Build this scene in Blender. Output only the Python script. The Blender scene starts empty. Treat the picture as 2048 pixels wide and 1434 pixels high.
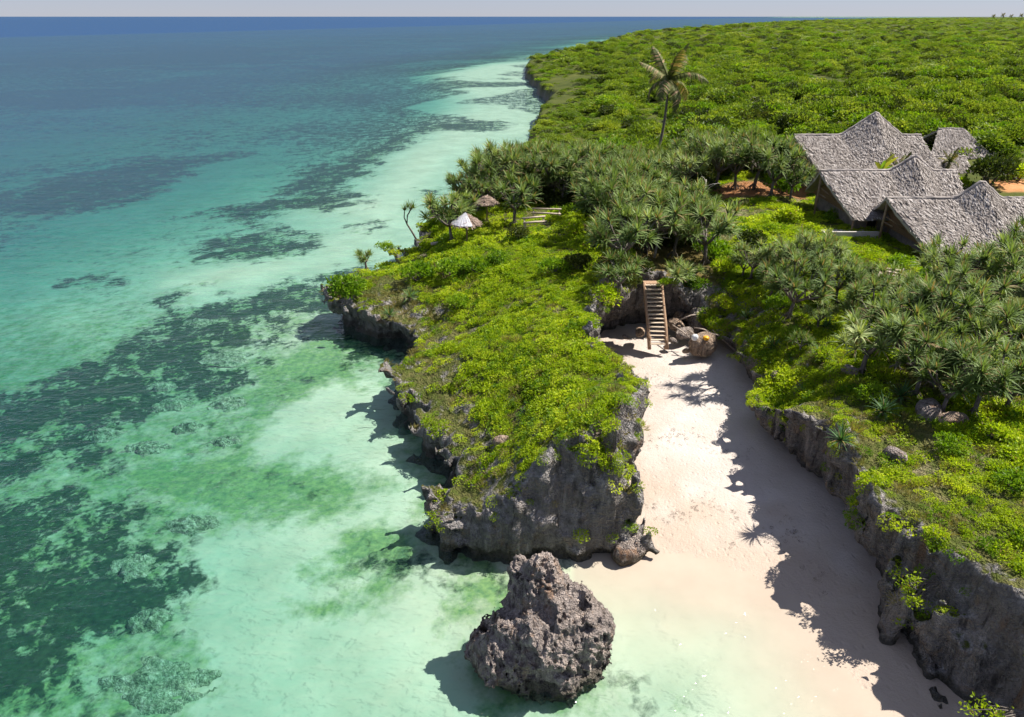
import bpy, math, random
import numpy as np
from mathutils import Vector, Matrix, Euler

R = math.radians
random.seed(7)
rng = np.random.default_rng(7)
scene = bpy.context.scene
C = scene.collection

# ------------------------------------------------------------------ camera, sky, sun, exposure
CAM_H = 24.0
FPX = 1400.0                     # focal length in pixels of the 2048 px wide photograph
PITCH = math.atan(685.0 / FPX)
cam_data = bpy.data.cameras.new('camera')
cam_data.sensor_width = 36.0
cam_data.lens = FPX / 2048.0 * 36.0
cam_data.clip_end = 90000.0
cam = bpy.data.objects.new('camera', cam_data)
cam.location = (0, 0, CAM_H)
cam.rotation_euler = (math.pi / 2 - PITCH, 0, 0)
C.objects.link(cam)
scene.camera = cam

SUN_AZ, SUN_EL = R(76), R(53)
world = bpy.data.worlds.new('World')
scene.world = world
world.use_nodes = True
wn = world.node_tree
wn.nodes.clear()
sky = wn.nodes.new('ShaderNodeTexSky')
sky.sky_type = 'NISHITA'
sky.sun_disc = False
sky.sun_elevation = SUN_EL
sky.sun_rotation = SUN_AZ
sky.altitude = 0
sky.air_density = 1.0
sky.dust_density = 0.0
sky.ozone_density = 4.0
bg = wn.nodes.new('ShaderNodeBackground')
bg.inputs[1].default_value = 0.09
wo = wn.nodes.new('ShaderNodeOutputWorld')
tint = wn.nodes.new('ShaderNodeMix')
tint.data_type = 'RGBA'
tint.blend_type = 'MULTIPLY'
tint.inputs[0].default_value = 1.0
tint.inputs[7].default_value = (0.20, 0.215, 0.30, 1.0)
wn.links.new(sky.outputs[0], tint.inputs[6])
haze_ = wn.nodes.new('ShaderNodeMix')
haze_.data_type = 'RGBA'
haze_.blend_type = 'ADD'
haze_.inputs[0].default_value = 1.0
haze_.inputs[7].default_value = (1.35, 1.48, 1.85, 1.0)
wn.links.new(tint.outputs[2], haze_.inputs[6])
wn.links.new(haze_.outputs[2], bg.inputs[0])
wn.links.new(bg.outputs[0], wo.inputs[0])

sd_ = bpy.data.lights.new('sun', 'SUN')
sd_.energy = 5.0
sd_.angle = R(0.5)
sd_.color = (1.0, 0.95, 0.87)
sun = bpy.data.objects.new('sun', sd_)
svec = Vector((math.sin(SUN_AZ) * math.cos(SUN_EL), math.cos(SUN_AZ) * math.cos(SUN_EL), math.sin(SUN_EL)))
sun.rotation_euler = svec.to_track_quat('Z', 'Y').to_euler()
sun.location = (40, 60, 80)
C.objects.link(sun)

scene.view_settings.view_transform = 'Standard'
scene.view_settings.look = 'None'
scene.view_settings.exposure = 0.98
scene.view_settings.gamma = 1.0
scene.view_settings.use_curve_mapping = False
scene.render.engine = 'CYCLES'
scene.cycles.max_bounces = 5
scene.cycles.diffuse_bounces = 2
scene.cycles.glossy_bounces = 2
scene.cycles.transmission_bounces = 4
scene.cycles.transparent_max_bounces = 10
scene.cycles.sample_clamp_indirect = 6.0
scene.cycles.use_denoising = True
scene.cycles.use_adaptive_sampling = True
scene.cycles.adaptive_threshold = 0.03

# ------------------------------------------------------------------ helpers
CP, SP = math.cos(PITCH), math.sin(PITCH)


def P(u, v, z=0.0):
    """ground point seen at a pixel of the photograph, at height z"""
    a = (u - 1024.0) / FPX
    b = (v - 717.0) / FPX
    zc = (CAM_H - z) / (SP + b * CP)
    return (a * zc, zc * (CP - b * SP), z)


def S(t):
    t = np.clip(t, 0.0, 1.0)
    return t * t * (3 - 2 * t)


def _h(ix, iy, iz, seed):
    h = (ix.astype(np.uint32) * np.uint32(374761393) + iy.astype(np.uint32) * np.uint32(668265263)
         + iz.astype(np.uint32) * np.uint32(2147483647 - 1274126177) + np.uint32((seed * 974711 + 77) & 0xffffffff))
    h = (h ^ (h >> np.uint32(13))) * np.uint32(1274126177)
    h = (h ^ (h >> np.uint32(16))) * np.uint32(2246822519)
    h = h ^ (h >> np.uint32(15))
    return h.astype(np.float32) / np.float32(2147483648.0) - np.float32(1.0)


def vn3(x, y, z, seed=0):
    with np.errstate(over='ignore'):
        fx, fy, fz = np.floor(x), np.floor(y), np.floor(z)
        ix, iy, iz = fx.astype(np.int64), fy.astype(np.int64), fz.astype(np.int64)
        a, b, c = x - fx, y - fy, z - fz
        a = a * a * (3 - 2 * a); b = b * b * (3 - 2 * b); c = c * c * (3 - 2 * c)
        r = 0
        for dx in (0, 1):
            for dy in (0, 1):
                for dz in (0, 1):
                    w = (a if dx else 1 - a) * (b if dy else 1 - b) * (c if dz else 1 - c)
                    r = r + w * _h(ix + dx, iy + dy, iz + dz, seed)
        return r


def vn2(x, y, seed=0):
    with np.errstate(over='ignore'):
        fx, fy = np.floor(x), np.floor(y)
        ix, iy = fx.astype(np.int64), fy.astype(np.int64)
        zz = np.zeros_like(ix)
        a, b = x - fx, y - fy
        a = a * a * (3 - 2 * a); b = b * b * (3 - 2 * b)
        return ((1 - a) * (1 - b) * _h(ix, iy, zz, seed) + a * (1 - b) * _h(ix + 1, iy, zz, seed)
                + (1 - a) * b * _h(ix, iy + 1, zz, seed) + a * b * _h(ix + 1, iy + 1, zz, seed))


def fbm2(x, y, o=4, seed=0):
    r, amp, k = 0, 1.0, 1.0
    for i in range(o):
        r = r + amp * vn2(x * k + 13.7 * i, y * k - 7.1 * i, seed + i)
        amp *= 0.5; k *= 2.03
    return r


def fbm3(x, y, z, o=4, seed=0, gain=0.5):
    r, amp, k = 0, 1.0, 1.0
    for i in range(o):
        r = r + amp * vn3(x * k + 13.7 * i, y * k - 7.1 * i, z * k + 3.3 * i, seed + i)
        amp *= gain; k *= 2.03
    return r


def sd_poly(px, py, poly):
    """signed distance to a polygon, negative inside"""
    poly = np.asarray(poly, float)
    d = np.full(px.shape, 1e18)
    inside = np.zeros(px.shape, bool)
    n = len(poly)
    for i in range(n):
        ax, ay = poly[i]
        bx, by = poly[(i + 1) % n]
        ex, ey = bx - ax, by - ay
        wx, wy = px - ax, py - ay
        t = np.clip((wx * ex + wy * ey) / (ex * ex + ey * ey + 1e-12), 0, 1)
        d = np.minimum(d, (wx - ex * t) ** 2 + (wy - ey * t) ** 2)
        c = ((ay > py) != (by > py))
        if abs(ey) > 1e-12:
            inside ^= c & (px < ex * (py - ay) / ey + ax)
    d = np.sqrt(d)
    return np.where(inside, -d, d)


def link(o, parent=None):
    C.objects.link(o)
    if parent is not None:
        o.parent = parent
    return o


def tag(o, label=None, cat=None, group=None, kind=None):
    if label: o['label'] = label
    if cat: o['category'] = cat
    if group: o['group'] = group
    if kind: o['kind'] = kind
    return o


def empty(name, loc=(0, 0, 0), rz=0.0):
    o = bpy.data.objects.new(name, None)
    o.empty_display_size = 0.3
    o.location = loc
    o.rotation_euler = (0, 0, rz)
    return link(o)


def np_mesh(name, verts, faces, smooth=True):
    """verts (n,3), faces (m,3|4) numpy arrays"""
    verts = np.asarray(verts, np.float32)
    faces = np.asarray(faces, np.int32)
    me = bpy.data.meshes.new(name)
    me.vertices.add(len(verts))
    me.vertices.foreach_set('co', verts.ravel())
    k = faces.shape[1]
    me.loops.add(faces.size)
    me.loops.foreach_set('vertex_index', faces.ravel())
    me.polygons.add(len(faces))
    me.polygons.foreach_set('loop_start', np.arange(0, faces.size, k, dtype=np.int32))
    me.polygons.foreach_set('use_smooth', np.full(len(faces), smooth, bool))
    me.update(calc_edges=True)
    return me


def attr(me, name, arr, typ='FLOAT'):
    a = me.attributes.new(name, typ, 'POINT')
    if typ == 'FLOAT':
        a.data.foreach_set('value', np.asarray(arr, np.float32).ravel())
    elif typ == 'INT':
        a.data.foreach_set('value', np.asarray(arr, np.int32).ravel())
    else:
        a.data.foreach_set('vector', np.asarray(arr, np.float32).ravel())


class MB:
    """collects shapes into one mesh"""
    def __init__(self):
        self.v, self.f = [], []

    def add(self, verts, faces):
        k = len(self.v)
        self.v += [tuple(p) for p in verts]
        self.f += [tuple(i + k for i in f) for f in faces]

    def box(self, c, s, rot=None):
        x, y, z = s[0] / 2, s[1] / 2, s[2] / 2
        vs = [Vector((a * x, b * y, d * z)) for d in (-1, 1) for b in (-1, 1) for a in (-1, 1)]
        if rot is not None:
            vs = [rot @ p for p in vs]
        c = Vector(c)
        self.add([p + c for p in vs], [(0, 2, 3, 1), (4, 5, 7, 6), (0, 1, 5, 4), (2, 6, 7, 3), (0, 4, 6, 2), (1, 3, 7, 5)])
        return self

    def tube(self, pts, rad, n=6, cap=True, wob=0.0):
        pts = [Vector(p) for p in pts]
        if not hasattr(rad, '__len__'):
            rad = [rad] * len(pts)
        vs, fs = [], []
        up = Vector((0.13, 0.31, 1)).normalized()
        for i, p in enumerate(pts):
            t = (pts[min(i + 1, len(pts) - 1)] - pts[max(i - 1, 0)]).normalized()
            a = t.cross(up)
            if a.length < 1e-3:
                a = t.cross(Vector((1, 0, 0)))
            a.normalize()
            b = t.cross(a)
            for k in range(n):
                an = 2 * math.pi * k / n
                r = rad[i] * (1 + wob * random.uniform(-1, 1))
                vs.append(p + (a * math.cos(an) + b * math.sin(an)) * r)
        for i in range(len(pts) - 1):
            for k in range(n):
                fs.append((i * n + k, i * n + (k + 1) % n, (i + 1) * n + (k + 1) % n, (i + 1) * n + k))
        if cap:
            fs.append(tuple(range(n - 1, -1, -1)))
            fs.append(tuple((len(pts) - 1) * n + k for k in range(n)))
        self.add(vs, fs)
        return self

    def mesh(self, name, mat, smooth=False):
        me = bpy.data.meshes.new(name)
        me.from_pydata(self.v, [], self.f)
        me.update()
        if smooth:
            me.polygons.foreach_set('use_smooth', np.ones(len(me.polygons), bool))
        me.materials.append(mat)
        return me

    def build(self, name, mat, parent=None, smooth=False):
        return link(bpy.data.objects.new(name, self.mesh(name, mat, smooth)), parent)


# ------------------------------------------------------------------ materials
M = {}


class NT:
    def __init__(self, name):
        m = bpy.data.materials.new(name)
        m.use_nodes = True
        self.m, self.t = m, m.node_tree
        self.t.nodes.clear()
        self.out = self.n('ShaderNodeOutputMaterial')
        M[name] = m

    def n(self, typ, **kw):
        x = self.t.nodes.new(typ)
        for k, v in kw.items():
            setattr(x, k, v)
        return x

    def l(self, a, b):
        self.t.links.new(a, b)

    def val(self, sock, v):
        if isinstance(v, bpy.types.NodeSocket):
            self.l(v, sock)
        else:
            if sock.type == 'RGBA' and len(v) == 3:
                v = (*v, 1)
            sock.default_value = v

    def pos(self):
        return self.n('ShaderNodeNewGeometry').outputs['Position']

    def map(self, vec, scale):
        x = self.n('ShaderNodeMapping')
        self.l(vec, x.inputs[0])
        x.inputs['Scale'].default_value = scale
        return x.outputs[0]

    def noise(self, vec, scale, detail=4, rough=0.55, dist=0.0):
        x = self.n('ShaderNodeTexNoise')
        self.l(vec, x.inputs['Vector'])
        x.inputs['Scale'].default_value = scale
        x.inputs['Detail'].default_value = detail
        x.inputs['Roughness'].default_value = rough
        x.inputs['Distortion'].default_value = dist
        return x.outputs[0]

    def vor(self, vec, scale, feature='F1', rnd=1.0):
        x = self.n('ShaderNodeTexVoronoi', feature=feature)
        self.l(vec, x.inputs['Vector'])
        x.inputs['Scale'].default_value = scale
        return x.outputs['Distance']

    def ramp(self, fac, stops, interp='LINEAR'):
        x = self.n('ShaderNodeValToRGB')
        x.color_ramp.interpolation = interp
        el = x.color_ramp.elements
        while len(el) < len(stops):
            el.new(0.5)
        for e, (p, c) in zip(el, stops):
            e.position = p
            e.color = (*c, 1) if hasattr(c, '__len__') else (c, c, c, 1)
        self.l(fac, x.inputs[0])
        return x.outputs[0]

    def mix(self, f, a, b, blend='MIX'):
        x = self.n('ShaderNodeMix', data_type='RGBA', blend_type=blend)
        self.val(x.inputs[0], f)
        self.val(x.inputs[6], a)
        self.val(x.inputs[7], b)
        return x.outputs[2]

    def math(self, op, a, b=0.0, c=None, clamp=False):
        x = self.n('ShaderNodeMath', operation=op, use_clamp=clamp)
        self.val(x.inputs[0], a)
        self.val(x.inputs[1], b)
        if c is not None:
            self.val(x.inputs[2], c)
        return x.outputs[0]

    def attr(self, name):
        return self.n('ShaderNodeAttribute', attribute_name=name).outputs['Fac']

    def rand(self):
        return self.n('ShaderNodeObjectInfo').outputs['Random']

    def bump(self, h, strength=0.5, dist=0.1, normal=None):
        x = self.n('ShaderNodeBump')
        x.inputs['Strength'].default_value = strength
        x.inputs['Distance'].default_value = dist
        self.l(h, x.inputs['Height'])
        if normal is not None:
            self.l(normal, x.inputs['Normal'])
        return x.outputs[0]

    def bsdf(self, col, rough=0.8, spec=0.3, normal=None):
        x = self.n('ShaderNodeBsdfPrincipled')
        self.val(x.inputs['Base Color'], col)
        self.val(x.inputs['Roughness'], rough)
        x.inputs['Specular IOR Level'].default_value = spec
        if normal is not None:
            self.l(normal, x.inputs['Normal'])
        return x.outputs[0]

    def done(self, sh):
        self.l(sh, self.out.inputs[0])
        return self.m


def leaf_mat(name, c_dark, c_mid, c_light, trans=0.45, scale=0.35, rough=0.5, dry=None):
    t = NT(name)
    p = t.pos()
    n1 = t.noise(p, scale, 4, 0.6)
    r = t.rand()
    isl = t.n('ShaderNodeNewGeometry').outputs['Random Per Island']
    f = t.math('ADD', t.math('MULTIPLY', n1, 0.9), t.math('MULTIPLY', r, 0.25))
    f = t.math('ADD', f, t.math('MULTIPLY', isl, 0.35))
    f = t.math('SUBTRACT', f, 0.27)
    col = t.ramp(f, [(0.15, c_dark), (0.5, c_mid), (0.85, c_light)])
    if dry:
        d = t.math('GREATER_THAN', isl, 1 - dry[0])
        col = t.mix(d, col, dry[1])
    pr = t.bsdf(col, rough, 0.22)
    tr = t.n('ShaderNodeBsdfTranslucent')
    t.l(t.mix(1.0, col, (1.25, 1.25, 0.55), 'MULTIPLY'), tr.inputs[0])
    mx = t.n('ShaderNodeMixShader')
    mx.inputs[0].default_value = trans
    t.l(pr, mx.inputs[1]); t.l(tr.outputs[0], mx.inputs[2])
    return t.done(mx.outputs[0])


leaf_mat('cover_leaf', (0.13, 0.22, 0.008), (0.33, 0.44, 0.014), (0.58, 0.62, 0.05), 0.5, 0.30, dry=(0.05, (0.26, 0.18, 0.08)))
leaf_mat('scrub_leaf', (0.05, 0.10, 0.008), (0.16, 0.235, 0.02), (0.36, 0.41, 0.05), 0.45, 0.11, dry=(0.02, (0.2, 0.13, 0.05)))
leaf_mat('shrub_leaf', (0.06, 0.14, 0.006), (0.16, 0.28, 0.012), (0.32, 0.42, 0.025), 0.45, 0.5)
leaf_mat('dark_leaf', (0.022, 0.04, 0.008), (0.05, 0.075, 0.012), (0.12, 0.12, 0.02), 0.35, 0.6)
leaf_mat('pandanus_leaf', (0.065, 0.11, 0.026), (0.165, 0.24, 0.068), (0.45, 0.51, 0.23), 0.35, 0.35, 0.6, dry=(0.10, (0.26, 0.19, 0.09)))
leaf_mat('rosette_leaf', (0.035, 0.085, 0.03), (0.075, 0.16, 0.05), (0.17, 0.27, 0.09), 0.35, 0.6, 0.55, dry=(0.06, (0.24, 0.18, 0.07)))
leaf_mat('frond_leaf', (0.06, 0.08, 0.02), (0.13, 0.15, 0.04), (0.27, 0.24, 0.10), 0.3, 0.4, 0.65, dry=(0.18, (0.35, 0.24, 0.13)))
leaf_mat('yellow_leaf', (0.10, 0.13, 0.01), (0.22, 0.25, 0.02), (0.36, 0.36, 0.04), 0.4, 0.6)
leaf_mat('dry_grass', (0.14, 0.13, 0.04), (0.22, 0.19, 0.06), (0.32, 0.26, 0.1), 0.35, 0.6)


def simple(name, c1, c2, scale=3.0, rough=0.85, bump=0.3, bscale=12, bd=0.03, stretch=(1, 1, 1), spec=0.25, obj=False):
    t = NT(name)
    if obj:
        p = t.n('ShaderNodeTexCoord').outputs['Object']
    else:
        p = t.pos()
    p = t.map(p, stretch)
    n = t.noise(p, scale, 5, 0.65)
    col = t.ramp(n, [(0.3, c1), (0.7, c2)])
    hb = t.noise(p, bscale, 4, 0.65)
    return t.done(t.bsdf(col, rough, spec, t.bump(hb, bump, bd)))


simple('bark', (0.07, 0.055, 0.045), (0.19, 0.165, 0.14), 4, stretch=(3, 3, 0.7))
simple('pale_bark', (0.26, 0.22, 0.19), (0.45, 0.41, 0.37), 3)
simple('timber', (0.24, 0.145, 0.09), (0.42, 0.28, 0.18), 5, stretch=(4, 1, 1))
simple('tread_board', (0.42, 0.33, 0.24), (0.62, 0.52, 0.40), 4, stretch=(1, 5, 5))
simple('pole_wood', (0.15, 0.10, 0.065), (0.30, 0.21, 0.13), 4, stretch=(3, 3, .6))
simple('mud_wall', (0.13, 0.105, 0.09), (0.26, 0.215, 0.18), 2, bscale=6)
simple('terrace_wall', (0.42, 0.37, 0.33), (0.58, 0.53, 0.48), 2)
simple('interior_shade', (0.012, 0.01, 0.01), (0.025, 0.02, 0.018), 2)  # near-black colour standing for shade inside the huts
simple('woven_panel', (0.13, 0.075, 0.04), (0.24, 0.15, 0.08), 6, stretch=(1, 1, 6))
simple('pale_sheet', (0.36, 0.36, 0.40), (0.56, 0.55, 0.57), 2, rough=0.5)
simple('driftwood', (0.30, 0.23, 0.18), (0.5, 0.42, 0.35), 4)
simple('yellow_plastic', (0.62, 0.28, 0.01), (0.75, 0.38, 0.02), 3, rough=0.4)
simple('white_plastic', (0.7, 0.7, 0.7), (0.8, 0.8, 0.8), 3, rough=0.4)


def thatch_mat(name, cs):
    t = NT(name)
    isl = t.n('ShaderNodeNewGeometry').outputs['Random Per Island']
    n = t.noise(t.pos(), 0.9, 5, 0.7)
    f = t.math('ADD', t.math('MULTIPLY', isl, 0.6), t.math('MULTIPLY', n, 0.6))
    col = t.ramp(f, [(0.1, cs[0]), (0.45, cs[1]), (0.72, cs[2]), (1.0, cs[3])])
    return t.done(t.bsdf(col, 0.9, 0.1))


thatch_mat('thatch', [(0.055, 0.046, 0.040), (0.22, 0.19, 0.17), (0.37, 0.33, 0.30), (0.55, 0.505, 0.47)])
thatch_mat('thatch_brown', [(0.08, 0.05, 0.04), (0.22, 0.16, 0.12), (0.36, 0.27, 0.22), (0.46, 0.38, 0.32)])


def rock_mat(name, tint=(1, 1, 1), veg=True, scale=1.0):
    t = NT(name)
    g = t.n('ShaderNodeNewGeometry')
    p = g.outputs['Position']
    n1 = t.noise(p, 0.55 * scale, 6, 0.7)
    n2 = t.noise(t.map(p, (1, 1, 0.22)), 1.6 * scale, 5, 0.65)
    n3 = t.noise(p, 6 * scale, 5, 0.7)
    v1 = t.vor(p, 3.2 * scale)
    v2 = t.vor(p, 9.0 * scale)
    col = t.ramp(n1, [(0.25, (0.12, 0.114, 0.108)), (0.48, (0.26, 0.24, 0.225)), (0.62, (0.32, 0.29, 0.265)), (0.78, (0.38, 0.32, 0.25))])
    col = t.mix(t.ramp(n2, [(0.38, 0.0), (0.66, 0.6)]), col, (0.10, 0.092, 0.086))
    col = t.mix(t.ramp(n3, [(0.45, 0.0), (0.78, 0.65)]), col, (0.36, 0.335, 0.32))
    col = t.mix(t.ramp(t.noise(p, 0.9 * scale, 3, 0.6, 1.5), [(0.55, 0.0), (0.72, 0.55)]), col, (0.30, 0.20, 0.12))
    st1 = t.noise(t.map(p, (1, 1, 0.13)), 2.3 * scale, 6, 0.7, 0.4)
    col = t.mix(t.ramp(st1, [(0.36, 0.8), (0.47, 0.0)]), col, (0.055, 0.050, 0.047))
    col = t.mix(t.ramp(st1, [(0.55, 0.0), (0.68, 0.75)]), col, (0.46, 0.425, 0.39))
    col = t.mix(t.ramp(t.noise(t.map(p, (1, 1, 0.2)), 0.8 * scale, 4, 0.65), [(0.60, 0.0), (0.72, 0.6)]), col, (0.30, 0.17, 0.085))
    pit = t.ramp(t.noise(p, 11.0 * scale, 4, 0.7), [(0.33, 0.6), (0.44, 0.0)])
    col = t.mix(pit, col, (0.06, 0.055, 0.052))
    col = t.mix(1.0, col, tint, 'MULTIPLY')
    sep = t.n('ShaderNodeSeparateXYZ'); t.l(p, sep.inputs[0])
    if veg:
        sn = t.n('ShaderNodeSeparateXYZ'); t.l(g.outputs['Normal'], sn.inputs[0])
        up = t.math('ADD', sn.outputs[2], t.math('MULTIPLY', t.math('SUBTRACT', t.noise(p, 1.3, 5, 0.7), 0.5), 0.9))
        soil = t.ramp(t.noise(p, 0.28, 4, 0.6), [(0.35, (0.09, 0.10, 0.025)), (0.58, (0.19, 0.18, 0.06)), (0.76, (0.42, 0.34, 0.24))])
        soil = t.mix(t.ramp(t.noise(p, 2.2, 4, 0.6), [(0.42, 0.0), (0.6, 0.8)]), soil, (0.10, 0.135, 0.02))
        high = t.math('GREATER_THAN', sep.outputs[2], 1.7)
        m_ = t.math('MULTIPLY', t.ramp(up, [(0.72, 0.0), (0.86, 1.0)]), high)
        soil = t.mix(t.attr('red'), soil, t.ramp(t.noise(p, 1.5, 4, 0.6), [(0.3, (0.40, 0.16, 0.055)), (0.7, (0.56, 0.29, 0.14))]))
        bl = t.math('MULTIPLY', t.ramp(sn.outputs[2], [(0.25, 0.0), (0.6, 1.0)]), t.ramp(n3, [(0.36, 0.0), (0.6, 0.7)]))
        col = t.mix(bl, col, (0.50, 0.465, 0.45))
        col = t.mix(m_, col, soil)
    tide = t.math('ADD', sep.outputs[2], t.math('MULTIPLY', t.noise(p, 1.8, 3, 0.6), -0.7))
    col = t.mix(t.ramp(tide, [(0.05, 0.75), (0.30, 0.0)]), col, (0.07, 0.065, 0.045))
    v3 = t.vor(p, 19.0 * scale)
    h = t.math('ADD', t.math('MULTIPLY', v1, 0.9), t.math('MULTIPLY', n3, 0.9))
    h = t.math('ADD', h, t.math('MULTIPLY', v2, 0.6))
    h = t.math('ADD', h, t.math('MULTIPLY', v3, 0.3))
    b = t.bump(h, 1.0, 0.40 / scale)
    return t.done(t.bsdf(col, 0.92, 0.15, b))


rock_mat('limestone')
rock_mat('boulder_stone', (1.5, 1.37, 1.31), veg=False, scale=1.5)
rock_mat('brown_stone', (1.85, 1.5, 1.2), veg=False, scale=1.6)


def build_sand():
    t = NT('sand')
    p = t.pos()
    n = t.noise(p, 0.35, 5, 0.6)
    col = t.ramp(n, [(0.28, (0.425, 0.368, 0.325)), (0.72, (0.525, 0.47, 0.425))])
    wet = t.attr('wet')
    col = t.mix(t.math('MULTIPLY', wet, 0.8), col, (0.39, 0.305, 0.235))
    sp = t.ramp(t.noise(p, 7.0, 3, 0.7), [(0.70, 0.0), (0.76, 0.5)])
    col = t.mix(sp, col, (0.33, 0.24, 0.18))
    h = t.math('ADD', t.noise(p, 1.2, 5, 0.6), t.math('MULTIPLY', t.noise(p, 7, 4, 0.7), 0.5))
    h = t.math('ADD', h, t.math('MULTIPLY', t.ramp(t.vor(t.map(p, (1, 0.7, 1)), 2.6), [(0.0, 0.0), (0.28, 1.0)]), 0.35))
    rough = t.math('SUBTRACT', 0.9, t.math('MULTIPLY', wet, 0.2))
    return t.done(t.bsdf(col, rough, 0.2, t.bump(h, 0.7, 0.14)))


def build_seabed():
    t = NT('seabed_mat')
    p = t.pos()
    sand = t.ramp(t.noise(p, 0.25, 5, 0.6), [(0.3, (0.38, 0.375, 0.275)), (0.7, (0.50, 0.485, 0.37))])
    sand = t.mix(t.attr('shore'), sand, t.ramp(t.noise(p, 0.35, 5, 0.6), [(0.28, (0.385, 0.31, 0.245)), (0.72, (0.43, 0.355, 0.285))]))
    grass_n = t.noise(p, 0.42, 6, 0.68)
    grass_n2 = t.noise(p, 2.6, 4, 0.65)
    gm = t.attr('grass')
    g = t.math('ADD', gm, t.math('MULTIPLY', t.math('SUBTRACT', t.math('ADD', t.math('MULTIPLY', grass_n, 0.75), t.math('MULTIPLY', t.noise(p, 1.7, 4, 0.65, 0.5), 0.5)), 0.62), t.math('MULTIPLY', 4.4, t.math('MINIMUM', 1.0, t.math('MAXIMUM', 0.3, t.math('MULTIPLY', gm, 1.5))))))
    g = t.ramp(g, [(0.34, 0.0), (0.70, 1.0)])
    gcol = t.ramp(grass_n2, [(0.3, (0.003, 0.011, 0.009)), (0.7, (0.024, 0.052, 0.026))])
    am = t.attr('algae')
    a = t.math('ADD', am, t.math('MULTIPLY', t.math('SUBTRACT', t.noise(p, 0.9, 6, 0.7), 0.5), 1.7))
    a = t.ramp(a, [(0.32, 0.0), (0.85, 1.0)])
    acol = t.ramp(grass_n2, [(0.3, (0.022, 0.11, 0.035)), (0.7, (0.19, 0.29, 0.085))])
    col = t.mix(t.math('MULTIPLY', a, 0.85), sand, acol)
    col = t.mix(t.math('MULTIPLY', g, 0.95), col, gcol)
    return t.done(t.bsdf(col, 0.95, 0.1))


def build_water():
    t = NT('water_mat')
    p = t.pos()
    d = t.attr('depth')
    far = t.attr('dist')
    w1 = t.noise(t.map(p, (0.5, 1.0, 1)), 0.75, 4, 0.6, 0.15)
    w2 = t.noise(t.map(p, (0.6, 1.0, 1)), 2.8, 2, 0.6, 0.3)
    w3 = t.noise(t.map(p, (0.5, 1.0, 1)), 0.10, 4, 0.6)
    # the waves change the length of the light's path
    dd = t.math('MULTIPLY', d, t.math('ADD', 0.35, t.math('MULTIPLY', t.math('ADD', t.math('MULTIPLY', w1, 0.8), t.math('MULTIPLY', w2, 0.5)), 1.0)))
    # absorption of the water column
    comb = t.n('ShaderNodeCombineXYZ')
    for i, k in enumerate((0.40, 0.118, 0.135)):
        t.l(t.math('POWER', math.e, t.math('MULTIPLY', dd, -k * 1.3)), comb.inputs[i])
    tr = t.n('ShaderNodeBsdfTransparent')
    t.l(comb.outputs[0], tr.inputs[0])
    # backscatter of the water body
    body = t.n('ShaderNodeBsdfDiffuse')
    t.l(t.ramp(t.math('MULTIPLY', d, 0.06), [(0.0, (0.012, 0.13, 0.085)), (0.10, (0.022, 0.095, 0.11)), (0.22, (0.022, 0.082, 0.135)), (0.6, (0.004, 0.045, 0.125))]), body.inputs[0])
    turb = t.math('SUBTRACT', 1.0, t.math('POWER', math.e, t.math('MULTIPLY', t.math('POWER', d, 1.7), -0.078)))
    m1 = t.n('ShaderNodeMixShader')
    t.l(turb, m1.inputs[0]); t.l(tr.outputs[0], m1.inputs[1]); t.l(body.outputs[0], m1.inputs[2])
    # ripples
    h = t.math('ADD', t.math('MULTIPLY', w1, 0.55), t.math('MULTIPLY', w2, 0.20))
    h = t.math('ADD', h, t.math('MULTIPLY', w3, 1.2))
    nb = t.bump(h, 1.0, 0.5)
    gl = t.n('ShaderNodeBsdfGlossy')
    gl.inputs['Roughness'].default_value = 0.08
    t.l(nb, gl.inputs['Normal'])
    fr = t.n('ShaderNodeFresnel'); fr.inputs[0].default_value = 1.33
    t.l(nb, fr.inputs['Normal'])
    f = t.math('MINIMUM', fr.outputs[0], 0.27)
    edge = t.math('MULTIPLY', d, 2.2, clamp=True)
    f = t.math('MULTIPLY', f, edge)
    m2 = t.n('ShaderNodeMixShader')
    t.l(f, m2.inputs[0]); t.l(m1.outputs[0], m2.inputs[1]); t.l(gl.outputs[0], m2.inputs[2])
    return t.done(m2.outputs[0])


build_sand(); build_seabed(); build_water()


def build_ground():
    t = NT('scrub_ground')
    p = t.pos()
    col = t.ramp(t.noise(p, 0.12, 5, 0.65), [(0.3, (0.03, 0.045, 0.008)), (0.6, (0.08, 0.09, 0.018)), (0.8, (0.16, 0.13, 0.05))])
    col = t.mix(t.attr('red'), col, t.ramp(t.noise(p, 1.5, 4, 0.6), [(0.3, (0.36, 0.15, 0.055)), (0.7, (0.52, 0.27, 0.13))]))
    col = t.mix(t.attr('rock'), col, (0.14, 0.125, 0.115))
    return t.done(t.bsdf(col, 0.95, 0.1, t.bump(t.noise(p, 1.5, 5, 0.7), 0.6, 0.2)))


build_ground()

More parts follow.
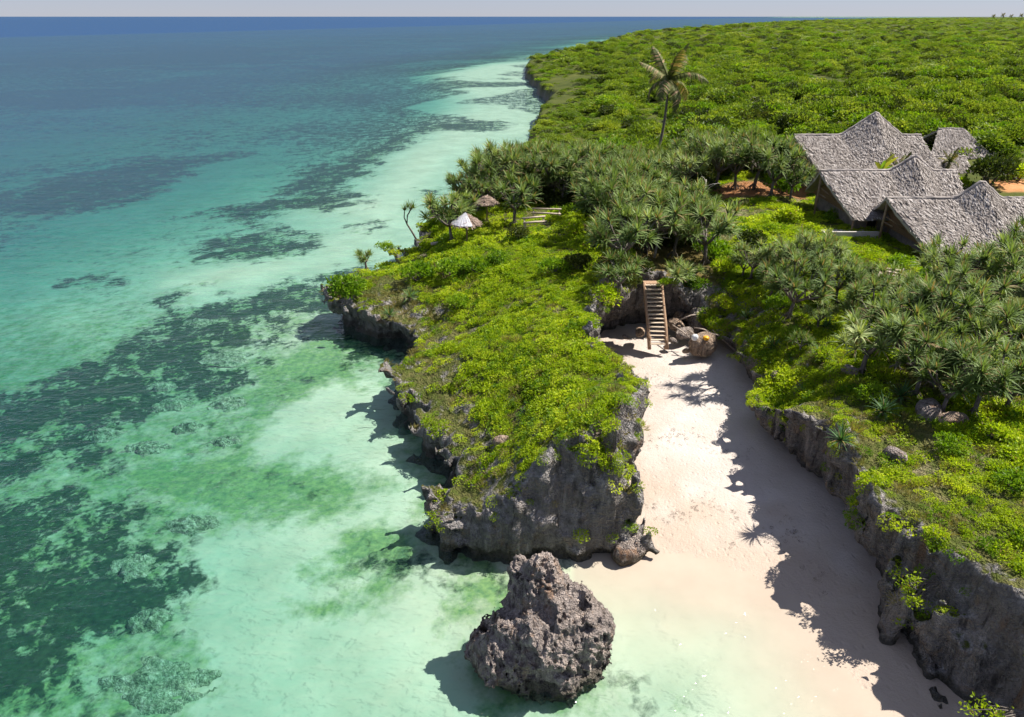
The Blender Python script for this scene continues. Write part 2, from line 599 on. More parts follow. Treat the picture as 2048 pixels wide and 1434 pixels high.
# ------------------------------------------------------------------ the land's shape
LEFT = [(-3.4, 27.4), (-4.3, 29.5), (-4.0, 31.5), (-4.7, 33.5), (-6.1, 36), (-6.3, 38), (-7.9, 39.5), (-8.9, 42), (-8.9, 45),
        (-8.1, 47.3), (-7.7, 50), (-9.5, 51.3), (-11.5, 52), (-13.5, 53.3), (-15.7, 55.2), (-16.4, 57), (-15.7, 59), (-14.2, 61.5),
        (-12.6, 65), (-11, 69), (-9.8, 73), (-9, 77), (-7.5, 83), (-6, 90), (-4, 100), (-1, 112)]
COVE = [(6.9, 26.7), (6.4, 29), (6.5, 32), (5.8, 35.5), (5.0, 39), (4.6, 43), (5.4, 46), (6.6, 49), (7.8, 52), (9.2, 53.4), (11, 53.6),
        (13, 53.4), (15, 52.8), (16.2, 50.5), (16.3, 47), (16.2, 44), (15.9, 41), (15.4, 38.5), (15.0, 36.5), (15.1, 34.6), (15.7, 32.6), (16.4, 30.5),
        (16.6, 28), (16.6, 26), (16.4, 23.5), (16.2, 21.4), (17.1, 19), (18, 17), (18.5, 14), (19, 6)]
LAND = COVE + [(130, 6), (130, 130), (1, 130)] + LEFT[::-1] + [(-1, 26.6), (2, 26.3), (5, 26.2)]
COAST_Y = [20, 27, 31.5, 38, 42, 47, 51, 57, 61.5, 69, 77, 90, 112, 125, 160, 200, 229, 260, 330, 400, 480, 600, 920, 1500, 2150, 4000, 9000]
COAST_X = [-3, -3.4, -4, -6.3, -8.9, -8.3, -9, -16.4, -14.2, -11, -9, -6, -1, 1.4, 4, 7, 10.5, 8.5, 5, 7, 24, 60, 134, 415, 730, 1800, 5000]


def coast(y):
    return np.interp(y, COAST_Y, COAST_X)


def ztop(x, y):
    xl = coast(y)
    t = (x - xl) / np.maximum(7.0 - xl, 1.0)
    head = 1.9 + 4.3 * S(t * 1.05) ** 0.9 + 1.15 * S((35 - y) / 6) * S(t * 1.5)
    head = head + 0.7 * S((y - 48) / 8) * (1 - S(t))
    land = 5.0 + 0.9 * S((x - 18) / 12) - 0.6 * S((x - 24) / 18) + 0.6 * S((y - 62) / 40)
    land = land - 2.7 * (1 - S((x - 15.0) / 5)) * S((y - 31) / 7) * S((55 - y) / 4) * S((x - 12.6) / 1.6)
    k = S((y - 62) / 16) + S((x - 9) / 5) * (1 - S((y - 62) / 16))
    near = head * (1 - k) + land * k
    near = np.where((y > 60) & (x < xl + 7), near - 1.2 * (1 - S((x - xl) / 7)) * S((y - 60) / 10), near)
    dc = np.maximum(x - xl, 0)
    fz = 3.2 + 6.5 * (1 - np.exp(-dc / 50)) + 3.2 * S((y - 300) / 1500)
    f = S((y - 88) / 70)
    z = near * (1 - f) + fz * f
    z = z + 0.22 * fbm2(x / 4.5, y / 4.5, 3, 5) + 0.10 * fbm2(x / 1.1, y / 1.1, 3, 9) * (y < 150)
    return z


def ground(x, y):
    return float(ztop(np.array([float(x)]), np.array([float(y)]))[0])


def G(u, v):
    """land point seen at a pixel"""
    z = 5.0
    for _ in range(14):
        p = P(u, v, z)
        z = 0.5 * z + 0.5 * ground(p[0], p[1])
    return Vector((p[0], p[1], z))


def smax(a, b, k):
    h = np.clip(0.5 + 0.5 * (a - b) / k, 0, 1)
    return b * (1 - h) + a * h + k * h * (1 - h)


def surface_nets(f, origin, h):
    s = f < 0
    nx, ny, nz = f.shape
    cnt = np.zeros((nx - 1, ny - 1, nz - 1), np.int8)
    offs = [(i, j, k) for i in (0, 1) for j in (0, 1) for k in (0, 1)]
    for i, j, k in offs:
        cnt += s[i:nx - 1 + i, j:ny - 1 + j, k:nz - 1 + k]
    act = (cnt > 0) & (cnt < 8)
    idx = np.full(act.shape, -1, np.int32)
    ci = np.argwhere(act)
    idx[act] = np.arange(len(ci))
    acc = np.zeros((len(ci), 3)); num = np.zeros(len(ci))
    vals = {o: f[ci[:, 0] + o[0], ci[:, 1] + o[1], ci[:, 2] + o[2]] for o in offs}
    for a in offs:
        for ax in range(3):
            if a[ax] == 0:
                b = list(a); b[ax] = 1; b = tuple(b)
                fa, fb = vals[a], vals[b]
                m = (fa < 0) != (fb < 0)
                t = np.where(m, fa / np.where(m, fa - fb, 1), 0)
                pt = np.tile(np.array(a, float), (len(ci), 1))
                pt[:, ax] = t
                acc[m] += pt[m]; num[m] += 1
    v = (ci + acc / num[:, None]) * h + np.array(origin)
    quads = []
    for ax in range(3):
        o1, o2 = [(1, 2), (2, 0), (0, 1)][ax]
        sl = [slice(1, -1)] * 3; sl[ax] = slice(0, -1)
        sh = [slice(1, -1)] * 3; sh[ax] = slice(1, None)
        s0, s1 = s[tuple(sl)], s[tuple(sh)]
        for flip in (False, True):
            m = (s0 & ~s1) if not flip else (~s0 & s1)
            e = np.argwhere(m)
            if not len(e):
                continue
            base = e.copy()
            for o in (o1, o2):
                base[:, o] += 1
            def cell(d1, d2):
                c = base.copy(); c[:, o1] -= d1; c[:, o2] -= d2
                return idx[c[:, 0], c[:, 1], c[:, 2]]
            q = np.stack([cell(1, 1), cell(0, 1), cell(0, 0), cell(1, 0)], 1)
            if flip:
                q = q[:, ::-1]
            quads.append(q)
    q = np.concatenate(quads)
    q = q[(q >= 0).all(1)]
    return v, q


def cliff_sdf(X, Y, Zs):
    d2 = sd_poly(X, Y, LAND)
    d2 = d2 + 0.55 * fbm2(X / 2.6, Y / 2.6, 3, 31) + 0.2 * fbm2(X / 0.8, Y / 0.8, 2, 41)
    zt = ztop(X, Y)
    # the sea side is an uneven karst edge, the front is a steep wall
    sea = np.maximum(S((5.0 - (X - coast(Y))) / 4.5) * (Y > 28.5), 0.75 * S((3.2 + d2) / 2.5) * (X > 13))
    z = Zs[None, None, :]
    under = 1.5 * np.exp(-((z - 0.5) / 1.15) ** 2) - 0.35 * S((z - 3.0) / 2.0)
    # the headland's front wall leans back instead of being undercut
    fw = (S((31.0 - Y) / 3.0) * (X < 9))[:, :, None]
    under = under * (1 - fw) + fw * (0.26 * z - 0.25 + 0.5 * np.exp(-(z / 0.5) ** 2))
    fr_ = (S((25.5 - Y) / 4.0) * (X > 9))[:, :, None]
    under = under * (1 - fr_) + fr_ * (0.22 * z - 0.2)
    side = d2[:, :, None] + under
    top = z - zt[:, :, None]
    f = smax(side, top, 0.6).astype(np.float32)
    b = np.argwhere(np.abs(f) < 1.1)
    x = X[b[:, 0], b[:, 1]]; y = Y[b[:, 0], b[:, 1]]; zz = Zs[b[:, 2]]
    sidew = S((side[b[:, 0], b[:, 1], b[:, 2]] + 1.1) / 1.0)
    seaw = sea[b[:, 0], b[:, 1]]
    n = 0.34 * fbm3(x / 1.5, y / 1.5, zz / 1.7, 3, 51)
    rid = 1 - np.abs(fbm3(x / 0.75, y / 0.75, zz / 0.95, 3, 61))
    flute = vn3(x / 0.55, y / 0.55, zz / 3.5, 71) + 0.5 * vn3(x / 0.27, y / 0.27, zz / 1.6, 72)
    add = sidew * (1.2 * n - 0.46 * (rid - 0.6) + 0.32 * flute + 0.2 * np.abs(vn3(x / .36, y / .36, zz / .36, 73)) - 0.06)
    add = add - seaw * (0.55 * np.maximum(vn3(x / 0.8, y / 0.8, zz / 1.4, 81), 0) - 0.30 * np.abs(vn3(x / 0.45, y / 0.45, zz / 0.8, 82)))
    f[b[:, 0], b[:, 1], b[:, 2]] += add.astype(np.float32)
    return f


def mesh_stats(v, q):
    a, b, c, d = (v[q[:, i]] for i in range(4))
    n = np.cross(c - a, d - b)
    l = np.linalg.norm(n, axis=1) + 1e-9
    return (a + b + c + d) / 4, n / l[:, None], l / 2


def W(pl, z=-1.0):
    return [P(u, v, z)[:2] for u, v in pl]


RED = [[P(u, v, 5.2)[:2] for u, v in pl] for pl in (
    [(1425, 388), (1480, 378), (1580, 378), (1620, 388), (1610, 408), (1560, 404), (1450, 408)],
    [(1975, 372), (2048, 366), (2200, 366), (2200, 392), (2010, 392)])]
GULLY = W([(1255, 470), (1420, 460), (1425, 560), (1330, 580), (1330, 640), (1290, 640), (1280, 570)], 5.0)


CLIFF = []   # face centres, normals, areas for planting


def cliff_block(name, label, x0, x1, y0, y1, h, zmax=8.2):
    xs = np.arange(x0, x1 + h, h); ys = np.arange(y0, y1 + h, h); zs = np.arange(-1.6, zmax, h)
    X, Y = np.meshgrid(xs, ys, indexing='ij')
    f = cliff_sdf(X, Y, zs)
    v, q = surface_nets(f, (x0, y0, zs[0]), h)
    c, n, a = mesh_stats(v, q)
    CLIFF.append((c, n, a))
    me = np_mesh(name, v, q, True)
    me.materials.append(M['limestone'])
    red = np.zeros(len(v))
    for pl in RED:
        red = np.maximum(red, S(0.5 - sd_poly(v[:, 0], v[:, 1], pl) / 1.6))
    red = np.maximum(red, 0.22 * S(0.5 - sd_poly(v[:, 0], v[:, 1], GULLY) / 1.6) * (v[:, 2] > 3.5))
    attr(me, 'red', red)
    o = link(bpy.data.objects.new(name, me))
    tag(o, label, 'cliff', kind='structure')
    return o


cliff_block('headland', 'undercut grey limestone headland with a green top jutting into the sea', -18.6, 10.0, 24.8, 60.2, 0.17)
cliff_block('cliff', 'limestone cliff along the right side of the sandy cove', 9.8, 35.0, 12.0, 60.2, 0.19)
cliff_block('plateau', 'raised coral rock plateau behind the cove with the huts', -17.0, 35.0, 59.9, 93.0, 0.36)

# hills: heightfield further away and to the right

def hills():
    vs, fs = [], []
    k = 0
    for (ys, ts, mode) in ((np.geomspace(91.5, 9000, 330), np.linspace(-0.12, 1.5, 330), 'fan'),
                           (np.linspace(8, 93, 120), np.linspace(34.6, 150, 150), 'grid')):
        if mode == 'fan':
            Y, T = np.meshgrid(ys, ts, indexing='ij')
            X = Y * T
            w = coast(Y)
            # pull columns towards the coast so the cliff edge is crisp
            X = np.where(T < 0.3, w - 6 + (X - (-0.12 * Y)) * (0.3 * Y - w + 6) / (0.42 * Y), X)
        else:
            Y, X = np.meshgrid(ys, ts, indexing='ij')
        d = X - coast(Y) + 1.2 * fbm2(X / 9, Y / 9, 3, 15)
        z = ztop(X, Y) - 0.06
        if mode == 'fan':
            z = np.where(d < 2.2, -2.0 + (z + 2.0) * S(d / 2.2 + 0.0), z)
        v = np.stack([X, Y, z], -1).reshape(-1, 3)
        n, m = X.shape
        i = np.arange(n * m).reshape(n, m)
        f = np.stack([i[:-1, :-1], i[:-1, 1:], i[1:, 1:], i[1:, :-1]], -1).reshape(-1, 4)
        vs.append(v); fs.append(f + k); k += len(v)
    v = np.concatenate(vs); f = np.concatenate(fs)
    me = np_mesh('hills', v, f, True)
    red = np.zeros(len(v))
    for pl in RED:
        red = np.maximum(red, S(0.5 - sd_poly(v[:, 0], v[:, 1], pl) / 1.5))
    attr(me, 'red', red)
    attr(me, 'rock', S((3.0 - v[:, 2]) / 1.5))
    me.materials.append(M['scrub_ground'])
    tag(link(bpy.data.objects.new('hills', me)), 'low coastal plateau under green scrub reaching the horizon', 'hills', kind='structure')


hills()

# ------------------------------------------------------------------ sea bed, beach, water
BEACH = [(4.0, 27.5), (6.5, 26.6), (9, 25.6), (11, 24.7), (12.3, 23.6), (13.3, 21), (14.1, 18), (15, 14), (15.5, 4), (60, 4), (60, 70), (4, 70)]




GRASS_AND_SHADE = [W(p) for p in (
    [(300, 588), (400, 604), (520, 590), (640, 552), (760, 530), (760, 600), (640, 625), (560, 690), (480, 715), (570, 745), (470, 800), (380, 780),
     (240, 870), (220, 935), (120, 930), (-60, 965), (-200, 800), (0, 760), (110, 735), (200, 695), (330, 655)],
    [(375, 470), (420, 455), (560, 450), (620, 470), (640, 500), (560, 515), (480, 530), (380, 522)],
    [(350, 418), (450, 400), (560, 372), (600, 330), (700, 295), (790, 285), (740, 345), (700, 372), (730, 400), (690, 425), (560, 418), (480, 450), (420, 440)],
    [(760, 245), (830, 228), (935, 228), (920, 240), (830, 258), (740, 300), (640, 330), (660, 290)],
    [(840, 180), (900, 165), (940, 178), (900, 195), (830, 215), (760, 235), (780, 205)],
    [(-300, 1000), (140, 955), (260, 1010), (310, 1085), (385, 1100), (385, 1190), (330, 1200), (350, 1290), (180, 1310), (170, 1400), (-300, 1460)],
    [(100, 545), (200, 535), (260, 555), (160, 575)],
    [(960, 165), (1010, 160), (1040, 168), (990, 176)],
    [(700, 655), (790, 655), (800, 740), (730, 745), (650, 715)],  # headland's shadow in the notch, painted as dark bed colour
    [(830, 390), (880, 383), (900, 400), (850, 408)],
    [(690, 455), (740, 445), (770, 452), (730, 466)],
    [(0, 95), (220, 80), (500, 85), (640, 110), (300, 120), (0, 122)],
    [(100, 165), (260, 160), (390, 168), (330, 195), (110, 198), (0, 190), (-200, 175)],
    [(420, 118), (700, 112), (900, 100), (960, 108), (720, 126), (520, 132)],
    [(60, 340), (220, 300), (420, 290), (360, 350), (180, 400), (40, 420), (-150, 400)],
)]
ALGAE_AND_SHADE = [W(p) for p in (
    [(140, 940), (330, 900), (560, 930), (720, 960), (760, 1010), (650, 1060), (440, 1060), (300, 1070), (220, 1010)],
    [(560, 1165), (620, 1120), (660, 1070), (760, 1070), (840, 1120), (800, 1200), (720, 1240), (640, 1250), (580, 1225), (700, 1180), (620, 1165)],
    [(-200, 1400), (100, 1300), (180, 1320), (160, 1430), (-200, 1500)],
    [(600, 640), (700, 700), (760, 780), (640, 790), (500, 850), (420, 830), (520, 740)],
    [(775, 870), (845, 860), (905, 1000), (885, 1100), (1040, 1130), (1010, 1285), (885, 1290), (900, 1190), (845, 1080), (800, 960)],  # shaded water round the headland, its dark green painted on the bed
    [(935, 1340), (1010, 1310), (1200, 1350), (1190, 1440), (960, 1440)],  # boulder's dark shade and reflection, painted green on the bed
)]
BRIGHT = [W(p) for p in (
    [(330, 560), (470, 535), (620, 515), (690, 455), (600, 425), (720, 395), (760, 330), (850, 260), (930, 215), (850, 150), (980, 128), (1080, 125),
     (1100, 220), (1060, 260), (920, 340), (860, 420), (760, 490), (650, 530), (520, 580), (400, 595), (350, 585)],
    [(390, 1110), (560, 1060), (600, 1090), (640, 1060), (600, 1150), (560, 1180), (600, 1240), (720, 1250), (900, 1290), (1200, 1480), (380, 1480), (480, 1400), (470, 1310), (380, 1230)],
    [(680, 780), (770, 770), (840, 870), (880, 1000), (880, 1090), (760, 1060), (740, 980), (560, 900), (600, 830)],
    [(580, 690), (640, 680), (660, 720), (600, 730)],
)]


def bathy(x, y):
    sdl = sd_poly(x, y, LAND)
    sdl = np.where(y > 100, coast(y) - x, sdl)
    sdb = sd_poly(x, y, BEACH)
    off = coast(y) - x
    depth = 0.65 + 0.5 * S(sdl / 16) + 1.6 * S((off - 16) / 40) + 1.2 * S((off - 45) / 90) + 1.6 * S((off - 140) / 500)
    depth = depth + 16 * S((y - 900 - (x + 600) * 2.6) / 700)
    depth = depth + 0.12 * fbm2(x / 6, y / 6, 3, 91)
    for pl in BRIGHT[:1]:
        sb = sd_poly(x, y, pl)
        depth = depth - (depth - 0.55) * 0.85 * S(0.5 - sb / (6 + 0.08 * y)) * (depth > 0.55)
    dw = np.where(sdb > 0, np.minimum(depth, 0.055 * sdb + 0.0004 * sdb * sdb), -0.055 * np.minimum(-sdb, 30) * (1 - 0.004 * np.minimum(-sdb, 30)))
    z = -dw
    z = np.where((sdb < 0), np.minimum(z, 1.35 + 0.02 * (y - 48)), z)
    z = z + 0.03 * fbm2(x / 2.2, y / 2.2, 3, 95)
    return z


def sea_and_beach():
    ys = np.geomspace(7.0, 32000, 720)
    ts = np.linspace(-1.9, 1.7, 320)
    Y, T = np.meshgrid(ys, ts, indexing='ij')
    X = Y * T
    z = bathy(X.ravel(), Y.ravel()).reshape(X.shape)
    v = np.stack([X, Y, z], -1).reshape(-1, 3)
    n, m = X.shape
    i = np.arange(n * m).reshape(n, m)
    f = np.stack([i[:-1, :-1], i[:-1, 1:], i[1:, 1:], i[1:, :-1]], -1).reshape(-1, 4)
    px, py = v[:, 0], v[:, 1]
    sc_ = 0.018 * py
    far_ = S((py - 90) / 150)
    wx = px + far_ * 0.16 * py * fbm2(px / 60, py / 60, 5, 33) + sc_ * 1.6 * fbm2(px / (2.2), py / 2.2, 4, 21) * (py < 140) + sc_ * fbm2(px / 14, py / 14, 4, 23)
    wy = py + far_ * 0.16 * py * fbm2(px / 60, py / 60, 5, 34) + sc_ * 1.6 * fbm2(px / (2.2), py / 2.2, 4, 22) * (py < 140) + sc_ * 1.5 * fbm2(px / 14, py / 14, 4, 24)
    soft = 1.2 + 0.045 * py

    def mask(pls):
        r = np.zeros(len(px))
        for pl in pls:
            r = np.maximum(r, S(0.5 - sd_poly(wx, wy, pl) / (2 * soft)))
        return r
    br = mask(BRIGHT)
    off_ = coast(py) - px
    base = 0.24 + 0.20 * fbm2(px / 30, py / 45, 5, 27)
    base = base + 0.06 * S((off_ - 15) / 30) + 0.34 * S((py - 90) / 160) + 0.16 * fbm2(px / 90, py / 60, 4, 29) * S((py - 90) / 200)
    mg = mask(GRASS_AND_SHADE)
    gr = np.maximum(mg * (0.80 + 0.14 * far_), base * (1 - br) - 1.4 * br)  # seagrass, plus the notch shadow painted with the same colour
    al = np.maximum(np.maximum(mask(ALGAE_AND_SHADE), 0.75 * mg), (0.30 + 0.38 * S((-5.5 - px) / 6) * S((75 - py) / 25)) * (1 - br) - 0.4 * br)  # algae, plus shade at headland and boulder painted in its green
    sdb = sd_poly(px, py, BEACH)
    shore = S(1 - sdb / 7.0) * (px > 3)
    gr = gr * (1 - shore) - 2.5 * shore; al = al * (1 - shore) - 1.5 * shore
    sand = v[:, 2] > 0.03
    sandf = sand[f].all(1)
    for nm, sel, mat in (('beach', sandf, 'sand'), ('seabed', ~sandf, 'seabed_mat')):
        used, inv = np.unique(f[sel], return_inverse=True)
        vv = v[used]; ff = inv.reshape(-1, 4)
        if nm == 'beach':
            # only the cove is open to the sky; leave out what lies deep under the land
            keep = (sd_poly(vv[:, 0], vv[:, 1], LAND) > -4.0)
            kf = keep[ff].all(1)
            used2, inv2 = np.unique(ff[kf], return_inverse=True)
            used = used[used2]; vv = vv[used2]; ff = inv2.reshape(-1, 4)
        me = np_mesh(nm, vv, ff, True)
        if nm == 'beach':
            attr(me, 'wet', S((0.42 - vv[:, 2] + 0.1 * fbm2(vv[:, 0] / 2, vv[:, 1] / 2, 3, 3)) / 0.3))
        else:
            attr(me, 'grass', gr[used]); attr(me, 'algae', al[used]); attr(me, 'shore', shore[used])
        me.materials.append(M[mat])
        o = link(bpy.data.objects.new(nm, me))
        if nm == 'beach':
            tag(o, 'pale sandy beach in the narrow cove between the cliffs', 'beach', kind='structure')
        else:
            tag(o, 'sandy seabed with dark seagrass and green algae patches', 'seabed', kind='structure')
    # water sheet
    ys = np.geomspace(7.0, 32000, 420)
    ts = np.linspace(-1.9, 1.7, 260)
    Y, T = np.meshgrid(ys, ts, indexing='ij')
    X = Y * T
    zb = bathy(X.ravel(), Y.ravel())
    v = np.stack([X.ravel(), Y.ravel(), np.zeros(X.size)], -1)
    n, m = X.shape
    i = np.arange(n * m).reshape(n, m)
    f = np.stack([i[:-1, :-1], i[:-1, 1:], i[1:, 1:], i[1:, :-1]], -1).reshape(-1, 4)
    keep = (zb < 0.12)
    keepf = keep[f].any(1)
    used, inv = np.unique(f[keepf], return_inverse=True)
    me = np_mesh('sea_water', v[used], inv.reshape(-1, 4), True)
    attr(me, 'depth', np.maximum(-zb[used], 0))
    attr(me, 'dist', v[used, 1])
    me.materials.append(M['water_mat'])
    tag(link(bpy.data.objects.new('sea_water', me)), 'clear turquoise sea turning deep blue at the horizon', 'sea', kind='structure')


sea_and_beach()

# ------------------------------------------------------------------ leafy clumps and scatter
def leaf_cards(pos, dirs, ln, wd, up_bias=0.0, fold=0.15):
    """diamond leaves: pos (n,3), dirs (n,3) leaf direction"""
    n = len(pos)
    d = dirs / (np.linalg.norm(dirs, axis=1)[:, None] + 1e-9)
    r = rng.normal(size=(n, 3)); r[:, 2] += up_bias
    s = np.cross(d, r); s /= (np.linalg.norm(s, axis=1)[:, None] + 1e-9)
    nn = np.cross(s, d)
    ln = np.broadcast_to(ln, n)[:, None] * rng.uniform(0.7, 1.3, (n, 1)); wd = np.broadcast_to(wd, n)[:, None] * rng.uniform(0.7, 1.3, (n, 1))
    a = pos
    b = pos + d * ln * 0.55 + s * wd * 0.5 + nn * ln * fold
    c = pos + d * ln
    e = pos + d * ln * 0.55 - s * wd * 0.5 + nn * ln * fold
    v = np.stack([a, b, c, e], 1).reshape(-1, 3)
    f = np.arange(n * 4).reshape(n, 4)
    return v, f


def clump_mesh(name, kind, mat, n, seed):
    global rng
    rng = np.random.default_rng(seed)
    if kind == 'cover':       # low mat of small leaves, radius about 0.45
        r = 0.46 * np.sqrt(rng.uniform(0, 1, n)); a = rng.uniform(0, 6.283, n)
        x, y = r * np.cos(a), r * np.sin(a)
        z = 0.22 * (1 - (r / 0.5) ** 2) * rng.uniform(0.3, 1.0, n) + 0.05 * np.sin(x * 9 + seed) * np.cos(y * 8)
        p = np.stack([x, y, z], 1)
        d = np.stack([np.cos(a), np.sin(a), rng.uniform(0.0, 0.9, n)], 1) + rng.normal(0, 0.5, (n, 3))
        v, f = leaf_cards(p, d, 0.115, 0.072, 1.2)
    elif kind == 'bush':      # unit bush: radius 1, lumpy, flattish
        lumps = rng.normal(0, 1, (9, 3)); lumps /= np.linalg.norm(lumps, axis=1)[:, None]
        lumps *= np.array([0.62, 0.62, 0.30]); lumps[:, 2] = np.abs(lumps[:, 2]) + 0.25
        lr = rng.uniform(0.28, 0.5, 9)
        k = rng.integers(0, 9, n)
        dd = rng.normal(size=(n, 3)); dd[:, 2] = np.abs(dd[:, 2]) * 1.1 - 0.35
        dd /= np.linalg.norm(dd, axis=1)[:, None]
        p = lumps[k] + dd * (lr[k] * rng.uniform(0.7, 1.05, n))[:, None] * np.array([1, 1, 0.75])
        v, f = leaf_cards(p, dd + rng.normal(0, 0.6, (n, 3)), 0.15, 0.10, 0.8)
    elif kind == 'grass':
        r = 0.3 * np.sqrt(rng.uniform(0, 1, n)); a = rng.uniform(0, 6.283, n)
        p = np.stack([r * np.cos(a), r * np.sin(a), np.zeros(n)], 1)
        d = np.stack([np.cos(a) * .5, np.sin(a) * .5, np.ones(n)], 1) + rng.normal(0, 0.3, (n, 3))
        v, f = leaf_cards(p, d, 0.42, 0.035, 0.0, 0.05)
    me = np_mesh(name, v, f, False)
    me.materials.append(M[mat])
    return me


def scatter_group():
    ng = bpy.data.node_groups.new('scatter', 'GeometryNodeTree')
    ng.interface.new_socket('Geometry', in_out='INPUT', socket_type='NodeSocketGeometry')
    ng.interface.new_socket('Collection', in_out='INPUT', socket_type='NodeSocketCollection')
    ng.interface.new_socket('Geometry', in_out='OUTPUT', socket_type='NodeSocketGeometry')
    N, L = ng.nodes, ng.links
    gi, go = N.new('NodeGroupInput'), N.new('NodeGroupOutput')
    ci = N.new('GeometryNodeCollectionInfo')
    ci.inputs['Separate Children'].default_value = True
    ci.inputs['Reset Children'].default_value = True
    L.new(gi.outputs['Collection'], ci.inputs['Collection'])
    ip = N.new('GeometryNodeInstanceOnPoints')
    L.new(gi.outputs['Geometry'], ip.inputs['Points'])
    L.new(ci.outputs[0], ip.inputs['Instance'])
    ip.inputs['Pick Instance'].default_value = True

    def na(name, typ):
        x = N.new('GeometryNodeInputNamedAttribute')
        x.data_type = typ
        x.inputs['Name'].default_value = name
        return x.outputs['Attribute']
    e = N.new('FunctionNodeEulerToRotation')
    L.new(na('rot', 'FLOAT_VECTOR'), e.inputs[0])
    L.new(na('idx', 'INT'), ip.inputs['Instance Index'])
    L.new(e.outputs[0], ip.inputs['Rotation'])
    L.new(na('scl', 'FLOAT_VECTOR'), ip.inputs['Scale'])
    L.new(ip.outputs[0], go.inputs[0])
    return ng


SCAT = scatter_group()


def scatter(name, pts, nrm, scl, meshes, label, cat, tilt=0.6, zs=None):
    n = len(pts)
    col = bpy.data.collections.new(name + '_source')
    for i, me in enumerate(meshes):
        col.objects.link(bpy.data.objects.new('%s_source_%02d' % (name, i), me))
    me = bpy.data.meshes.new(name)
    me.vertices.add(n)
    me.vertices.foreach_set('co', np.asarray(pts, np.float32).ravel())
    me.update()
    az = rng.uniform(0, 6.283, n)
    tl = rng.uniform(0, 0.3, n)
    if nrm is not None:
        h = np.hypot(nrm[:, 0], nrm[:, 1])
        st = np.arccos(np.clip(nrm[:, 2], -1, 1)) * tilt
        use = h > 0.25
        az = np.where(use, np.arctan2(nrm[:, 1], nrm[:, 0]) + rng.normal(0, 0.3, n), az)
        tl = np.where(use, st, tl)
    attr(me, 'rot', np.stack([np.zeros(n), tl, az], 1), 'FLOAT_VECTOR')
    scl = np.asarray(scl)
    if scl.ndim == 1:
        scl = np.stack([scl, scl, scl * (1 if zs is None else zs)], 1)
    attr(me, 'scl', scl, 'FLOAT_VECTOR')
    attr(me, 'idx', rng.integers(0, len(meshes), n), 'INT')
    o = link(bpy.data.objects.new(name, me))
    md = o.modifiers.new('scatter', 'NODES')
    md.node_group = SCAT
    for it in SCAT.interface.items_tree:
        if it.name == 'Collection':
            md[it.identifier] = col
    tag(o, label, cat, kind='stuff')
    return o


cover_m = [clump_mesh('cover_leaves', 'cover', ('cover_leaf', 'cover_leaf', 'cover_leaf', 'cover_leaf', 'shrub_leaf')[i], 125, 100 + i) for i in range(5)]
grass_m = [clump_mesh('grass_blades', 'grass', 'dry_grass', 40, 130 + i) for i in range(2)]
bush_m = [clump_mesh('scrub_leaves', 'bush', ('scrub_leaf', 'scrub_leaf', 'shrub_leaf', 'scrub_leaf', 'scrub_leaf', 'dark_leaf')[i], 580, 200 + i) for i in range(6)]
rng = np.random.default_rng(11)

# ground cover on the headland and on the cliff


def pick(block, dens, mask):
    c, n, a = block
    w = a * dens * mask
    k = rng.poisson(w)
    i = np.repeat(np.arange(len(c)), k)
    p = c[i] + rng.normal(0, 0.06, (len(i), 3)) * np.array([1, 1, 0.2])
    return p, n[i]


